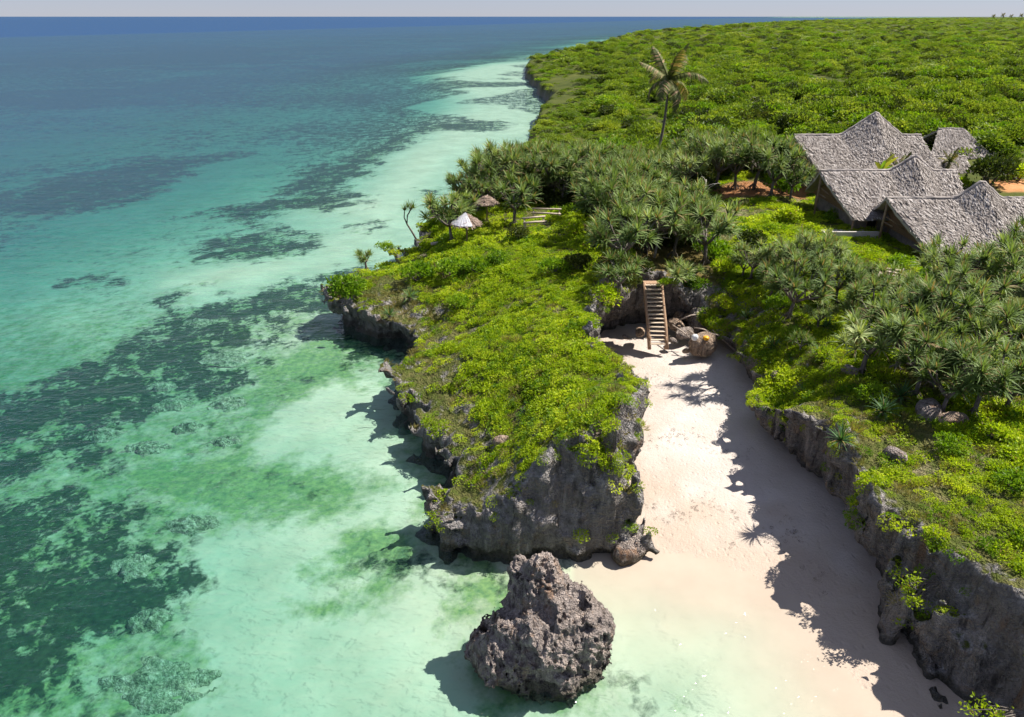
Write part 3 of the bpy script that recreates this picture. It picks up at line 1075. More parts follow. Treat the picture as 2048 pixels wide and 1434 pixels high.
for bi, (nm, lab) in enumerate((('ground_cover', 'bright green leafy ground cover matting the headland top'),
                                ('ground_cover', 'yellow green creeping ground cover on the right hand cliff top'),
                                ('ground_cover', 'leafy undergrowth around the huts and the pandanus thicket'))):
    c, n, a = CLIFF[bi]
    x, y, z = c.T
    up = n[:, 2]
    nb = fbm2(x / 3.0, y / 3.0, 4, 301)
    nf = fbm2(x / 0.9, y / 0.9, 3, 302)
    m = S((up - 0.45) / 0.3) * (z > 1.3)
    if bi == 0:
        edge = S((x - coast(y) - 3.0 + 2.6 * nb + 2.0 * nf) / 3.0)
        bare = S((nb - 0.42) / 0.15) * S((y - 50) / 4)
        dirt = np.zeros(len(c))
        for pl in ([(760, 520), (850, 505), (900, 470), (1000, 470), (1040, 500), (900, 520), (830, 560), (860, 600), (800, 610), (740, 560)],):
            dirt = np.maximum(dirt, S(0.5 - sd_poly(x, y, W(pl, 4.0)) / 1.5))
        m = m * (0.09 + 0.91 * edge) * (1 - 0.92 * bare) * (1 - 0.93 * dirt)
        m = m * (0.35 + 0.65 * S((nf + 0.55) / 0.4))
        m = np.maximum(m, 0.28 * S((32 - y) / 2) * S((up + 0.1) / 0.3) * (z > 3.9) * S((nf - 0.0) / 0.4))
        dens = 12
    elif bi == 1:
        d2 = -sd_poly(x, y, LAND)
        edge = S((d2 - 1.5 + 1.8 * nb + 1.0 * nf) / 1.8)
        m = m * (0.10 + 0.90 * edge) * (1 - 0.85 * S((nb - 0.30) / 0.2))
        m = np.maximum(m, 0.55 * S((y - 12) / 3) * S((up + 0.1) / 0.3) * (z > 2.9) * S((nf - 0.1) / 0.4))
        m = np.maximum(m, 0.9 * S((y - 34) / 3) * S((56 - y) / 3) * S((up + 0.15) / 0.3) * (z > 1.6) * S((nf + 0.7) / 0.5))
        m = m * (0.3 + 0.7 * S((nf + 0.5) / 0.4))
        dens = 13
    else:
        m = m * (1 - 0.85 * S((nb - 0.25) / 0.2))
        for pl in RED:
            m = m * S(sd_poly(x, y, pl) / 1.2)
        dens = 4
    m = m * S(sd_poly(x, y, GULLY) / 0.8)
    p, nn = pick((c, n, a), dens, m)
    s = rng.uniform(0.5, 1.1, len(p)) * (1.0 if bi < 2 else 1.4) * (1.0 + 0.45 * fbm2(p[:, 0] / 1.6, p[:, 1] / 3.0, 2, 333))
    scatter(nm, p, nn, s, cover_m, lab, 'ground cover', zs=rng.uniform(0.5, 1.35, len(p)))
    if bi < 2:
        gm = S((up - 0.2) / 0.3) * (z > 1.2) * (0.15 + S((nb - 0.1) / 0.3)) * S(sd_poly(x, y, GULLY) / 0.8)
        p, nn = pick((c, n, a), 1.6, gm)
        scatter('dry_grass', p, nn, rng.uniform(0.4, 0.9, len(p)), grass_m,
                ('dry grass tufts between the rocks on the headland', 'dry grass tufts along the right hand cliff edge')[bi], 'grass')


# scrub forest over the plateau, one green mass to the horizon
HUTS_KEEP = [W([(1400, 345), (1580, 345), (1590, 330), (1960, 330), (2250, 330), (2250, 700), (1400, 700)], 5.3)]


def scrub():
    n1, n2, n3 = 20000, 13000, 5000
    y = np.concatenate([np.exp(rng.uniform(math.log(78), math.log(420), n1)), np.exp(rng.uniform(math.log(420), math.log(5200), n2)),
                        np.exp(rng.uniform(math.log(78), math.log(180), n3))])
    t = rng.uniform(-0.14, 1.05, len(y))
    x = y * t
    d = x - coast(y) + 1.2 * fbm2(x / 9, y / 9, 3, 15)
    keep = d > 1.9
    for pl in HUTS_KEEP + RED:
        keep &= sd_poly(x, y, pl) > 1.0
    hut_zone = np.array([(34, 74), (70, 74), (80, 108), (52, 112), (34, 94)])
    keep &= ~((sd_poly(x, y, hut_zone) < 0) & (rng.uniform(0, 1, len(x)) > 0.25))
    keep &= ~((x < 30) & (y < 84))
    x, y, d = x[keep], y[keep], d[keep]
    gap = fbm2(x / 12, y / 20, 3, 401)
    k2 = (gap < 0.85)
    x, y, d, gap = x[k2], y[k2], d[k2], gap[k2]
    can = fbm2(x / 5.5, y / 8.0, 3, 421)
    z = ztop(x, y) - 0.4 + 0.9 * can * S(d / 12)
    s = rng.uniform(0.6, 1.0, len(x)) ** 2 * 2.1 * (1 + np.clip((y - 120) / 450, 0, 3.2))
    s = s * (0.5 + 0.5 * S(d / 25)) * (1 + 0.35 * fbm2(x / 14, y / 25, 3, 411)) * (1 + 0.5 * can)
    s = np.where(rng.uniform(0, 1, len(x)) < 0.05, s * 1.6, s)
    zs = (0.7 + 0.8 * rng.uniform(0, 1, len(x)) ** 2) * (0.6 + 0.4 * S(d / 30)) / np.maximum(1, s / 2.6)
    scatter('scrub_forest', np.stack([x, y, z], 1), None, np.stack([s, s, s * zs], 1), bush_m,
            'dense green coastal scrub covering the plateau to the horizon', 'scrub')


scrub()
# ---OBJECTS---
# ------------------------------------------------------------------ rocks
def blob(name, size, seed, res=0.1, rough=0.35, mat='boulder_stone', shape=None, zlow=-0.6):
    """a pitted limestone block, base at z = 0"""
    sx, sy, sz = size
    pad = 0.5 * max(size) * 0.35 + 0.2
    xs = np.arange(-sx / 2 - pad, sx / 2 + pad, res); ys = np.arange(-sy / 2 - pad, sy / 2 + pad, res)
    zs = np.arange(zlow - 3 * res, sz + pad, res)
    X, Y, Z = np.meshgrid(xs, ys, zs, indexing='ij')
    sc_ = max(size)
    if shape:
        f = shape(X, Y, Z)
    else:
        q = ((np.abs(X) / (sx / 2)) ** 2.4 + (np.abs(Y) / (sy / 2)) ** 2.4 + (np.abs(Z - sz * 0.35) / (sz * 0.65)) ** 2.4) ** (1 / 2.4)
        f = (q - 1) * min(size) * 0.5
    f = np.maximum(f, zlow - Z)
    f = f.astype(np.float32)
    b = np.argwhere(np.abs(f) < 0.16 * sc_ + 0.1)
    x, y, z = X[b[:, 0], 0, 0], Y[0, b[:, 1], 0], Z[0, 0, b[:, 2]]
    k = 3.2 / sc_
    n = fbm3(x * k, y * k, z * k, 3, seed)
    r = 1 - np.abs(fbm3(x * k * 2.2, y * k * 2.2, z * k * 2.2, 5, seed + 9, 0.66))
    add = rough * sc_ * (0.085 * n - 0.085 * (r - 0.55) + 0.022 * np.abs(vn3(x / .22, y / .22, z / .22, seed + 3)))
    f[b[:, 0], b[:, 1], b[:, 2]] += add.astype(np.float32)
    v, q = surface_nets(f, (xs[0], ys[0], zs[0]), res)
    me = np_mesh(name, v, q, True)
    me.materials.append(M[mat])
    return me


def front_rock(X, Y, Z):
    # a broad undercut body, a peak at the back, a shoulder to the right and a low block to the left
    f = None
    for c, r in (((-0.1, 1.0, 2.9), (1.5, 1.4, 2.0)), ((0.1, 0.2, 1.5), (2.6, 2.3, 1.6)), ((1.6, 0.3, 1.7), (1.5, 1.5, 1.15)),
                 ((-1.9, -0.3, 1.0), (1.45, 1.5, 1.1)), ((0.6, 0.9, 2.6), (1.7, 1.4, 1.3)), ((0.0, 0.1, 0.3), (2.9, 2.4, 1.5))):
        q = np.sqrt(((X - c[0]) / r[0]) ** 2 + ((Y - c[1]) / r[1]) ** 2 + ((Z - c[2]) / r[2]) ** 2)
        d_ = (q - 1) * min(r)
        f = d_ if f is None else -smax(-f, -d_, 0.35)
    return f


fr = link(bpy.data.objects.new('boulder', blob('boulder', (6.6, 5.6, 5.0), 5, 0.07, 0.72, 'boulder_stone', front_rock, -1.0)))
p = P(1085, 1330, 0.0)
fr.location = (p[0] + 0.05, p[1] + 0.15, -0.15)
fr.scale = (0.80, 0.86, 1.04)
tag(fr, 'huge jagged brown grey boulder standing alone in the shallow water before the headland', 'boulder')

rock_variants = [blob('rock', (1.0, 0.8, 0.7), 40 + i, 0.07, 0.45, ('brown_stone', 'boulder_stone', 'brown_stone', 'boulder_stone')[i], None, -0.25) for i in range(4)]
for (u, v, z, s, var, rz, lab) in (
        (1405, 700, 1.25, (2.1, 1.7, 2.0), 0, 0.2, 'large rounded tan boulder on the sand right of the wooden stairs'),
        (1398, 650, 1.3, (2.6, 2.2, 2.3), 1, 1.0, 'dark shaded boulder against the back wall of the cove'),
        (1350, 655, 1.3, (1.6, 1.3, 1.1), 2, 2.0, 'low brown rock directly right of the wooden stairs'),
        (1368, 672, 1.25, (1.7, 1.2, 1.0), 3, 0.6, 'flat rubble rock between the stairs and the tan boulder'),
        (1385, 640, 1.4, (1.4, 1.3, 1.0), 2, 3.0, 'brown rubble rock on top of the heap behind the tan boulder'),
        (1358, 636, 1.4, (1.1, 1.0, 0.9), 0, 4.0, 'small pale rubble rock at the back of the heap near the stairs'),
        (1280, 668, 1.3, (1.3, 0.9, 0.7), 2, 1.4, 'brown rock half buried left of the stairs foot'),
        (1372, 704, 1.2, (0.6, 0.5, 0.4), 0, 0.4, 'small stone on the sand at the left foot of the tan boulder'),
        (1252, 676, 1.25, (0.7, 0.5, 0.35), 3, 2.2, 'little grey rock in the shade at the left back of the cove'),
        (1345, 684, 1.2, (0.7, 0.6, 0.5), 1, 5.0, 'small dark rock beside the right foot of the stairs')):
    o = link(bpy.data.objects.new('rock', rock_variants[var]))
    o.location = P(u, v, z)
    o.scale = s
    o.rotation_euler = (0, 0, rz)
    tag(o, lab, 'rock', 'rocks at the back of the cove')
o = link(bpy.data.objects.new('rock', rock_variants[1]))
o.location = P(1258, 1112, 0.0); o.scale = (2.0, 1.6, 1.5); o.rotation_euler = (0, 0, 0.7)
tag(o, 'grey jutting rock at the right front foot of the headland', 'rock')
# rock outcrops on the cliff tops
for (u, v, s, lab) in ((1005, 885, 0.8, 'pale grey rock poking from the greenery near the headland front edge'),
                       (1855, 830, 1.5, 'shaded brown rock below the pandanus clump on the right cliff'),
                       (1905, 845, 1.1, 'dark rock beside the shaded brown rock on the right cliff'),
                       (2030, 660, 1.3, 'weathered grey rock among the trees at the right frame edge'),
                       (1700, 745, 0.8, 'small pale rock on the open green slope of the right cliff'),
                       (1560, 755, 0.9, 'grey rock at the right cliff edge above the cove'),
                       (1790, 915, 0.9, 'pale grey rock in the ground cover above the right cliff edge')):
    o = link(bpy.data.objects.new('rock', rock_variants[(u + v) % 4]))
    g = G(u, v)
    o.location = g - Vector((0, 0, 0.12 * s)); o.scale = (s * 1.3, s, s * 0.9); o.rotation_euler = (0, 0, u % 6)
    tag(o, lab, 'rock', 'rocks on the cliff tops')

# coral heads under water
def coral_mesh(seed):
    n, m = 22, 44
    r = np.linspace(0, 1, n)[:, None]; a = np.linspace(0, 2 * np.pi, m, endpoint=False)[None, :]
    k = 1 + 0.2 * fbm2(np.cos(a) * 2.2 + seed, np.sin(a) * 2.2, 4, seed)
    x, y = r * np.cos(a) * k, r * np.sin(a) * k
    z = (1 - r ** 1.6) * 0.95 + 0.34 * fbm2(x * 4, y * 4, 4, seed + 1) - 0.33
    v = np.stack([x, y, z + 0 * x], -1).reshape(-1, 3)
    i = np.arange(n * m).reshape(n, m)
    f = np.stack([i[:-1], np.roll(i[:-1], -1, 1), np.roll(i[1:], -1, 1), i[1:]], -1).reshape(-1, 4)
    me = np_mesh('coral_head', v, f[:, ::-1], True)
    me.materials.append(M['coral'])
    return me


t = NT('coral')
pp = t.pos()
nn_ = t.noise(pp, 3.5, 5, 0.75)
cc = t.ramp(nn_, [(0.34, (0.05, 0.09, 0.045)), (0.5, (0.27, 0.31, 0.19)), (0.68, (0.62, 0.60, 0.46))])
t.done(t.bsdf(cc, 0.95, 0.1, t.bump(t.noise(pp, 5, 4, 0.7), 1.0, 0.3)))
corals = [coral_mesh(70 + i) for i in range(4)]
for k, (u, v, ru, rv, lab) in enumerate((
        (330, 1360, 150, 62, 'largest pale green coral head under water at the bottom left'),
        (272, 1128, 55, 32, 'grey coral patch in dark seagrass above the largest coral head'),
        (305, 1238, 58, 30, 'round coral patch just above the largest coral head'),
        (395, 1046, 75, 24, 'wide grey coral patch at the top of the pale sand pool'),
        (466, 716, 66, 18, 'long pale coral patch nearest the dark water under the headland tip'),
        (325, 771, 34, 12, 'small coral patch in the dark seagrass band'),
        (347, 808, 50, 18, 'pale coral patch at the middle of the reef left of the headland'),
        (466, 806, 44, 16, 'coral patch right of the pale mid reef coral'),
        (211, 863, 46, 17, 'olive coral patch at the left end of the reef'),
        (299, 893, 52, 17, 'brownish coral patch below the mid reef coral'),
        (380, 856, 40, 12, 'flat coral patch between the mid reef and the green algae'),
        (457, 883, 38, 13, 'grey coral patch at the upper edge of the green algae'),
        (404, 645, 42, 9, 'far coral patch at the top of the dark seagrass band'))):
    c = P(u, v, -1.0)
    wx = abs(P(u + ru, v, -1)[0] - P(u, v, -1)[0])
    wy = abs(P(u, v - rv, -1)[1] - P(u, v, -1)[1])
    zb = float(bathy(np.array([c[0]]), np.array([c[1]]))[0])
    o = link(bpy.data.objects.new('coral_head', corals[k % 4]))
    o.location = (c[0], c[1], zb)
    o.scale = (wx, wy, min(0.6, -zb * 0.5))
    o.rotation_euler = (0, 0, 0)
    tag(o, lab, 'coral', 'coral heads on the reef left of the headland')

# ------------------------------------------------------------------ wooden stairs and debris in the cove
base = Vector(P(1316, 694, 1.15)); top = Vector((base.x - 0.15, 51.9, 5.1))
st = empty('wooden_stairs', base)
tag(st, 'steep wooden stairs with pale treads leading up from the beach', 'stairs')
d = top - base
NTR = 15
wid = 1.35
side = Vector((1, 0, 0))
for s in (-1, 1):
    off = side * s * wid * 0.5
    MB().tube([off + Vector((0, -0.15, -0.12)), off + d * 0.35 + Vector((0.03, 0, .02)), off + d * 0.7, off + d * 1.02], [0.15, 0.14, 0.13, 0.12], 8, wob=0.06).build('side_rail', M['timber'], st, True)
tm = MB().box((0, 0, 0), (wid - 0.12, 0.30, 0.055)).mesh('tread', M['tread_board'])
rm = MB().box((0, 0, 0), (wid - 0.16, 0.035, 0.15)).mesh('riser', M['timber'])
for i in range(NTR):
    q = d * ((i + 0.6) / NTR)
    o = link(bpy.data.objects.new('tread', tm), st)
    o.location = q + Vector((0, 0, 0.06)); o.rotation_euler = (R(random.uniform(-3, 3)), R(random.uniform(-2, 2)), R(random.uniform(-1.5, 1.5)))
for s in (-1, 1):
    MB().tube([side * s * 0.62 + Vector((0, 0.25, -0.3)), side * s * 0.6 + Vector((0, 0.22, 0.75))], 0.07, 7).build('newel_post', M['timber'], st, True)
MB().tube([side * 0.72 + d * 0.98 + Vector((0, 0, -0.2)), side * 0.72 + d * 0.98 + Vector((0, 0.1, 0.7))], 0.09, 7).build('newel_post', M['timber'], st, True)
MB().box(d * 1.0 + Vector((0, 0.40, -0.02)), (1.35, 0.7, 0.08)).build('landing', M['timber'], st)

for k, (pts, r, lab) in enumerate((
        ([(1388, 655, 2.6), (1405, 660, 2.5), (1428, 668, 2.3), (1462, 678, 1.9)], 0.06, 'long thin driftwood branch lying over the tan boulder'),
        ([(1358, 640, 2.2), (1380, 632, 2.5), (1402, 628, 2.6)], 0.07, 'pale driftwood log on top of the rubble heap'),
        ([(1376, 660, 2.1), (1390, 672, 2.0), (1398, 668, 2.2)], 0.05, 'short curved driftwood stick on the rubble heap'),
        ([(1345, 650, 2.0), (1362, 664, 1.9), (1380, 676, 1.6)], 0.06, 'driftwood stick leaning between the stairs and the tan boulder'),
        ([(1425, 660, 2.2), (1445, 682, 1.5), (1470, 700, 1.3)], 0.05, 'dark branch in the shade right of the tan boulder'))):
    w_ = [Vector(P(*q)) for q in pts]
    w_[1] += Vector((0.05, -.1, 0.1))
    o = MB().tube([q - w_[0] for q in w_], [r, r * .9, r * .8, r * .6][:len(w_)], 6, wob=.15).build('driftwood', M['driftwood'], None, True)
    o.location = w_[0]
    tag(o, lab, 'driftwood', 'driftwood at the back of the cove')
bq = Vector(P(1402, 676, 2.45))
o = link(bpy.data.objects.new('plastic_sack', blob('plastic_sack', (0.5, 0.4, 0.28), 91, 0.06, 0.4, 'yellow_plastic', None, -0.1)))
o.location = bq + Vector((0.35, 0, -0.12)); tag(o, 'crumpled orange yellow sack on top of the tan boulder', 'sack')
o = link(bpy.data.objects.new('plastic_sack', blob('plastic_sack', (0.5, 0.45, 0.4), 92, 0.06, 0.4, 'white_plastic', None, -0.1)))
o.location = bq + Vector((-0.45, 0.05, -0.12)); tag(o, 'crumpled white sack beside the yellow one on the tan boulder', 'sack')

# dry weed and bits along the tide lines
wy = []
for k in range(420):
    x_ = random.uniform(6.5, 15.0)
    line = random.choice((27.5, 31.0, 38.0, 44.0, 46.0)) - 0.35 * (x_ - 7) + 0.8 * math.sin(x_ * 1.3) + random.gauss(0, 0.5)
    wy.append((x_, line))
wy = np.array(wy)
wz = bathy(wy[:, 0], wy[:, 1])
ok_ = (wz > 0.12) & (sd_poly(wy[:, 0], wy[:, 1], LAND) > 0.3)
wy, wz = wy[ok_], wz[ok_]
scatter('beach_debris', np.column_stack([wy, wz + 0.01]), None, np.column_stack([rng.uniform(.12, .4, len(wz)), rng.uniform(.12, .4, len(wz)), rng.uniform(.06, .14, len(wz))]),
        [clump_mesh('weed_bits', 'grass', 'bark', 26, 140)], 'scattered dry weed and twigs along the tide lines of the beach', 'beach debris')

# ------------------------------------------------------------------ huts with palm thatch
def thatch_strips(fn, n, ln, wd, seed, lift=0.05, rows=17):
    """fn(s,t) -> point; strips run down the slope (t grows downwards)"""
    rg = np.random.default_rng(seed)
    v, f = [], []
    for i in range(n):
        s, t_ = rg.uniform(0.0, 1.0), (rg.integers(0, rows) + rg.normal(0.5, 0.14)) / rows
        t_ = min(max(t_, 0.0), 0.985)
        a = fn(s, t_); b = fn(min(s + 0.01, 1), t_); c = fn(s, min(t_ + 0.02, 1.05))
        ex = (b - a); ed = (c - a)
        if ex.length < 1e-6 or ed.length < 1e-6:
            continue
        ex.normalize(); ed.normalize()
        nn = ex.cross(ed)
        if nn.z < 0:
            nn = -nn
        l = ln * rg.uniform(0.5, 1.5); w = wd * rg.uniform(0.6, 1.6)
        ed = (ed + ex * rg.normal(0, 0.22)).normalized()
        ex2 = ed.cross(nn).normalized()
        a = a + nn * rg.uniform(0.02, lift)
        q = a + ed * l + nn * rg.uniform(0.0, 0.16)
        k = len(v)
        v += [a - ex2 * w / 2, a + ex2 * w / 2, q + ex2 * w / 2 * rg.uniform(.3, 1.1), q - ex2 * w / 2 * rg.uniform(.3, 1.1)]
        f.append((k, k + 1, k + 2, k + 3))
    return v, f


def hut(label, loc, rz, L, Wd, ze, zr, peak, sp, pw, ov, seed, ns=3000, walls=True, terrace=False, gable_left=True, door=None, windows=(), hip=0.0):
    """loc at ground; ridge along local x; front is -y.  ze eave height, zr ridge height, peak = extra height of the pyramid at share sp"""
    h = empty('thatched_hut', loc, rz)
    tag(h, label, 'hut', 'thatched huts beyond the right cliff')

    def zrf(s):
        return zr + peak * max(0.0, 1 - abs(s - sp) / pw) ** 1.05

    def surf(sgn):
        def fn(s, t_):
            z0 = zrf(s)
            sag = 0.10 * math.sin(s * 9 + seed) * (1 - t_) + 0.05 * math.sin(s * 23 + 2 * seed + t_ * 5)
            z = z0 - (z0 - ze) * (t_ ** 0.92) + sag * (0.4 + t_ * 0.4)
            xl = -L / 2 - ov * (1 - t_) + hip * t_ * 0; xr = L / 2 + (ov * 0.6 - hip) * (1 - t_)
            if hip > 0:
                xl = -L / 2 + hip * (1 - t_)
            x = xl + (xr - xl) * s
            return Vector((x, sgn * t_ * Wd / 2, z))
        return fn
    ns_, nt = 34, 12
    for sgn in (-1, 1):
        fn = surf(sgn)
        v, f = [], []
        for i in range(ns_ + 1):
            for j in range(nt + 1):
                v.append(fn(i / ns_, j / nt) + Vector((random.uniform(-.03, .03), random.uniform(-.03, .03), random.uniform(-.05, .05))) * (0 if j == 0 else 1))
        k = len(v)
        v += [q - Vector((0, 0, 0.26)) for q in v]
        for i in range(ns_):
            for j in range(nt):
                a, b, c, d_ = i * (nt + 1) + j, (i + 1) * (nt + 1) + j, (i + 1) * (nt + 1) + j + 1, i * (nt + 1) + j + 1
                f.append((a, b, c, d_) if sgn < 0 else (d_, c, b, a))
                f.append((d_ + k, c + k, b + k, a + k) if sgn < 0 else (a + k, b + k, c + k, d_ + k))
            a, b = i * (nt + 1) + nt, (i + 1) * (nt + 1) + nt
            f.append((a, b, b + k, a + k))
        for i in (0, ns_):
            for j in range(nt):
                a, b = i * (nt + 1) + j, i * (nt + 1) + j + 1
                f.append((a, b, b + k, a + k))
        m = MB(); m.add(v, f)
        rf = m.build('roof', M['thatch'], h)
        if sgn < 0 or hip > 0:
            v, f = thatch_strips(fn, int(ns * 2.0) if sgn < 0 else ns // 2, 0.46, 0.075, seed + (sgn > 0), 0.10)
            m = MB(); m.add(v, f)
            o = m.build('thatch', M['thatch'], rf)
            o['kind'] = 'stuff'
    # ridge cap
    pts = [Vector((-L / 2 - ov + (L + ov * 1.6) * i / 40 if hip == 0 else -L / 2 + hip + (L - 2 * hip) * i / 40, 0, zrf(i / 40) + 0.03)) for i in range(41)]
    MB().tube(pts, 0.13, 6, wob=0.3).build('ridge_cap', M['thatch'], h)
    if gable_left:
        # recessed woven gable panel and the poles that carry the ridge end
        m = MB()
        xg = -L / 2 + 0.5
        m.add([(xg, -Wd / 2 + 0.7, ze - 0.1), (xg, Wd / 2 - 0.7, ze - 0.1), (xg, 0, zr - 0.45)], [(0, 1, 2)])
        m.add([(xg + .08, -Wd / 2 + 0.7, ze - 0.1), (xg + .08, Wd / 2 - 0.7, ze - 0.1), (xg + .08, 0, zr - 0.45)], [(2, 1, 0)])
        m.build('gable_panel', M['woven_panel'], h)
        MB().tube([(-L / 2 - ov + 0.25, 0, -0.1), (-L / 2 - ov + 0.25, 0, zr - 0.25)], 0.11, 7).build('post', M['pole_wood'], h, True)
        MB().tube([(-L / 2 - ov + 0.3, 0, zr - 1.6), (-L / 2 + 0.2, -1.2, ze + 0.6)], 0.06, 6).build('brace', M['pole_wood'], h, True)
        MB().tube([(-L / 2 - ov * 0.5, -0.9, ze + 0.75), (-L / 2 - ov * 0.5, 0.9, ze + 0.75)], 0.06, 6).build('tie_beam', M['pole_wood'], h, True)
        MB().tube([(-L / 2 - ov + 0.2, -0.25, zr - 0.35), (-L / 2 + 0.1, -Wd / 2 + 0.25, ze - 0.05)], 0.07, 6).build('barge_pole', M['pole_wood'], h, True)
    for px_ in (-L / 2 + 0.35, -L / 6, L / 6, L / 2 - 0.35):
        MB().tube([(px_, -Wd / 2 + 0.3, -0.2), (px_, -Wd / 2 + 0.3, ze + 0.05)], 0.085, 7).build('post', M['pole_wood'], h, True)
    if walls:
        wy = -Wd / 2 + 1.15
        x0, x1 = -L / 2 + 0.9, L / 2 - 0.6
        holes = sorted(([door] if door else []) + list(windows))
        cur = x0
        m = MB()
        for (hx, hw, hz0, hz1) in holes:
            m.box(((cur + hx) / 2, wy, ze / 2 - 0.1), (hx - cur, 0.18, ze + 0.25))
            if hz0 > 0.05:
                m.box((hx + hw / 2, wy, hz0 / 2 - 0.1), (hw, 0.18, hz0 + 0.2))
            m.box((hx + hw / 2, wy, (hz1 + ze) / 2), (hw, 0.18, ze - hz1))
            cur = hx + hw
        m.box(((cur + x1) / 2, wy, ze / 2 - 0.1), (x1 - cur, 0.18, ze + 0.25))
        m.build('wall', M['mud_wall'], h)
        MB().box((x0 + 0.09, 0.3, ze / 2 - 0.1), (0.18, Wd - 2.1, ze + 0.25)).build('wall', M['mud_wall'], h)
        for (hx, hw, hz0, hz1) in holes:
            nm = 'door' if hz0 < 0.05 else 'window'
            MB().box((hx + hw / 2, wy + 0.16, (hz0 + hz1) / 2), (hw + 0.1, 0.04, hz1 - hz0 + 0.1)).build(nm, M['interior_shade'], h)  # sheet behind the opening, painted near-black for the unlit room
            m = MB()
            for sx_ in (0, hw):
                m.box((hx + sx_, wy - 0.06, (hz0 + hz1) / 2), (0.09, 0.10, hz1 - hz0))
            m.box((hx + hw / 2, wy - 0.06, hz1 + 0.05), (hw + 0.2, 0.10, 0.1))
            m.build('door_frame' if nm == 'door' else 'window_frame', M['pole_wood'], h)
    if terrace:
        MB().box((-L / 2 - 0.2, -Wd / 2 - 0.3, 0.15), (4.4, 2.4, 0.7)).build('terrace', M['terrace_wall'], h)
        MB().box((-L / 2 - 0.2, -Wd / 2 - 1.42, 0.65), (4.4, 0.2, 0.5)).build('parapet', M['terrace_wall'], h)
    return h


def at_y(u, v, y):
    """point of the photograph's ray at distance y"""
    a = (u - 1024.0) / FPX; b = (v - 717.0) / FPX
    zc = y / (CP - b * SP)
    return Vector((a * zc, y, CAM_H - zc * (SP + b * CP)))


# far hut with the tall peak
def hut_at(label, ul, vr, ur, y_ridge, v_eave, depth, peak_u, v_peak, pwpx, gz=None, ov=1.0, **kw):
    A = at_y(ul, vr, y_ridge); B = at_y(ur, vr, y_ridge)
    gz = gz if gz is not None else ground((A.x + B.x) / 2, y_ridge - depth / 2)
    zr = A.z - gz
    E = at_y((ul + ur) / 2, v_eave, y_ridge - depth / 2)
    ze = E.z - gz
    L = (B.x - A.x) - ov * 1.6
    cx = A.x + ov + L / 2
    pk = at_y(peak_u, v_peak, y_ridge).z - A.z
    sp = (peak_u - ul) / (ur - ul)
    return hut(label, (cx, y_ridge, gz), 0, L, depth, ze, zr, pk, sp, pwpx / (ur - ul), ov, **kw)


hut_at('thatched house with the tallest pointed roof, behind the other huts', 1588, 270, 1842, 86, 345, 14.0, 1742, 224, 62, ov=0.8, seed=3, ns=4200, gable_left=False, walls=True)
hut_at('middle thatched house with a doorway and low terrace wall, gable open to the left', 1640, 341, 1912, 69.5, 436, 11.5, 1822, 310, 44, ov=1.3, seed=5, ns=4200,
       terrace=True, door=(-3.6, 0.95, 0.0, 2.0), windows=((0.2, 0.7, 1.0, 1.9),))
hut_at('nearest thatched house, cut by the right frame edge', 1772, 396, 2130, 61.5, 505, 12.0, 1955, 361, 46, ov=1.4, seed=8, ns=5600,
       door=(1.0, 0.95, 0.0, 2.0), windows=())
hut_at('small thatched hut with a flat topped hipped roof at the far right', 1840, 258, 1964, 104, 314, 8.5, 1900, 257, 40, ov=0.0, seed=11, ns=1500, gable_left=False, walls=False, hip=2.6)
hut_at('low thatched shed roof below the small hipped hut', 1832, 313, 1930, 92, 343, 5.0, 1880, 313, 30, ov=0.3, seed=13, ns=1000, gable_left=False, walls=False)

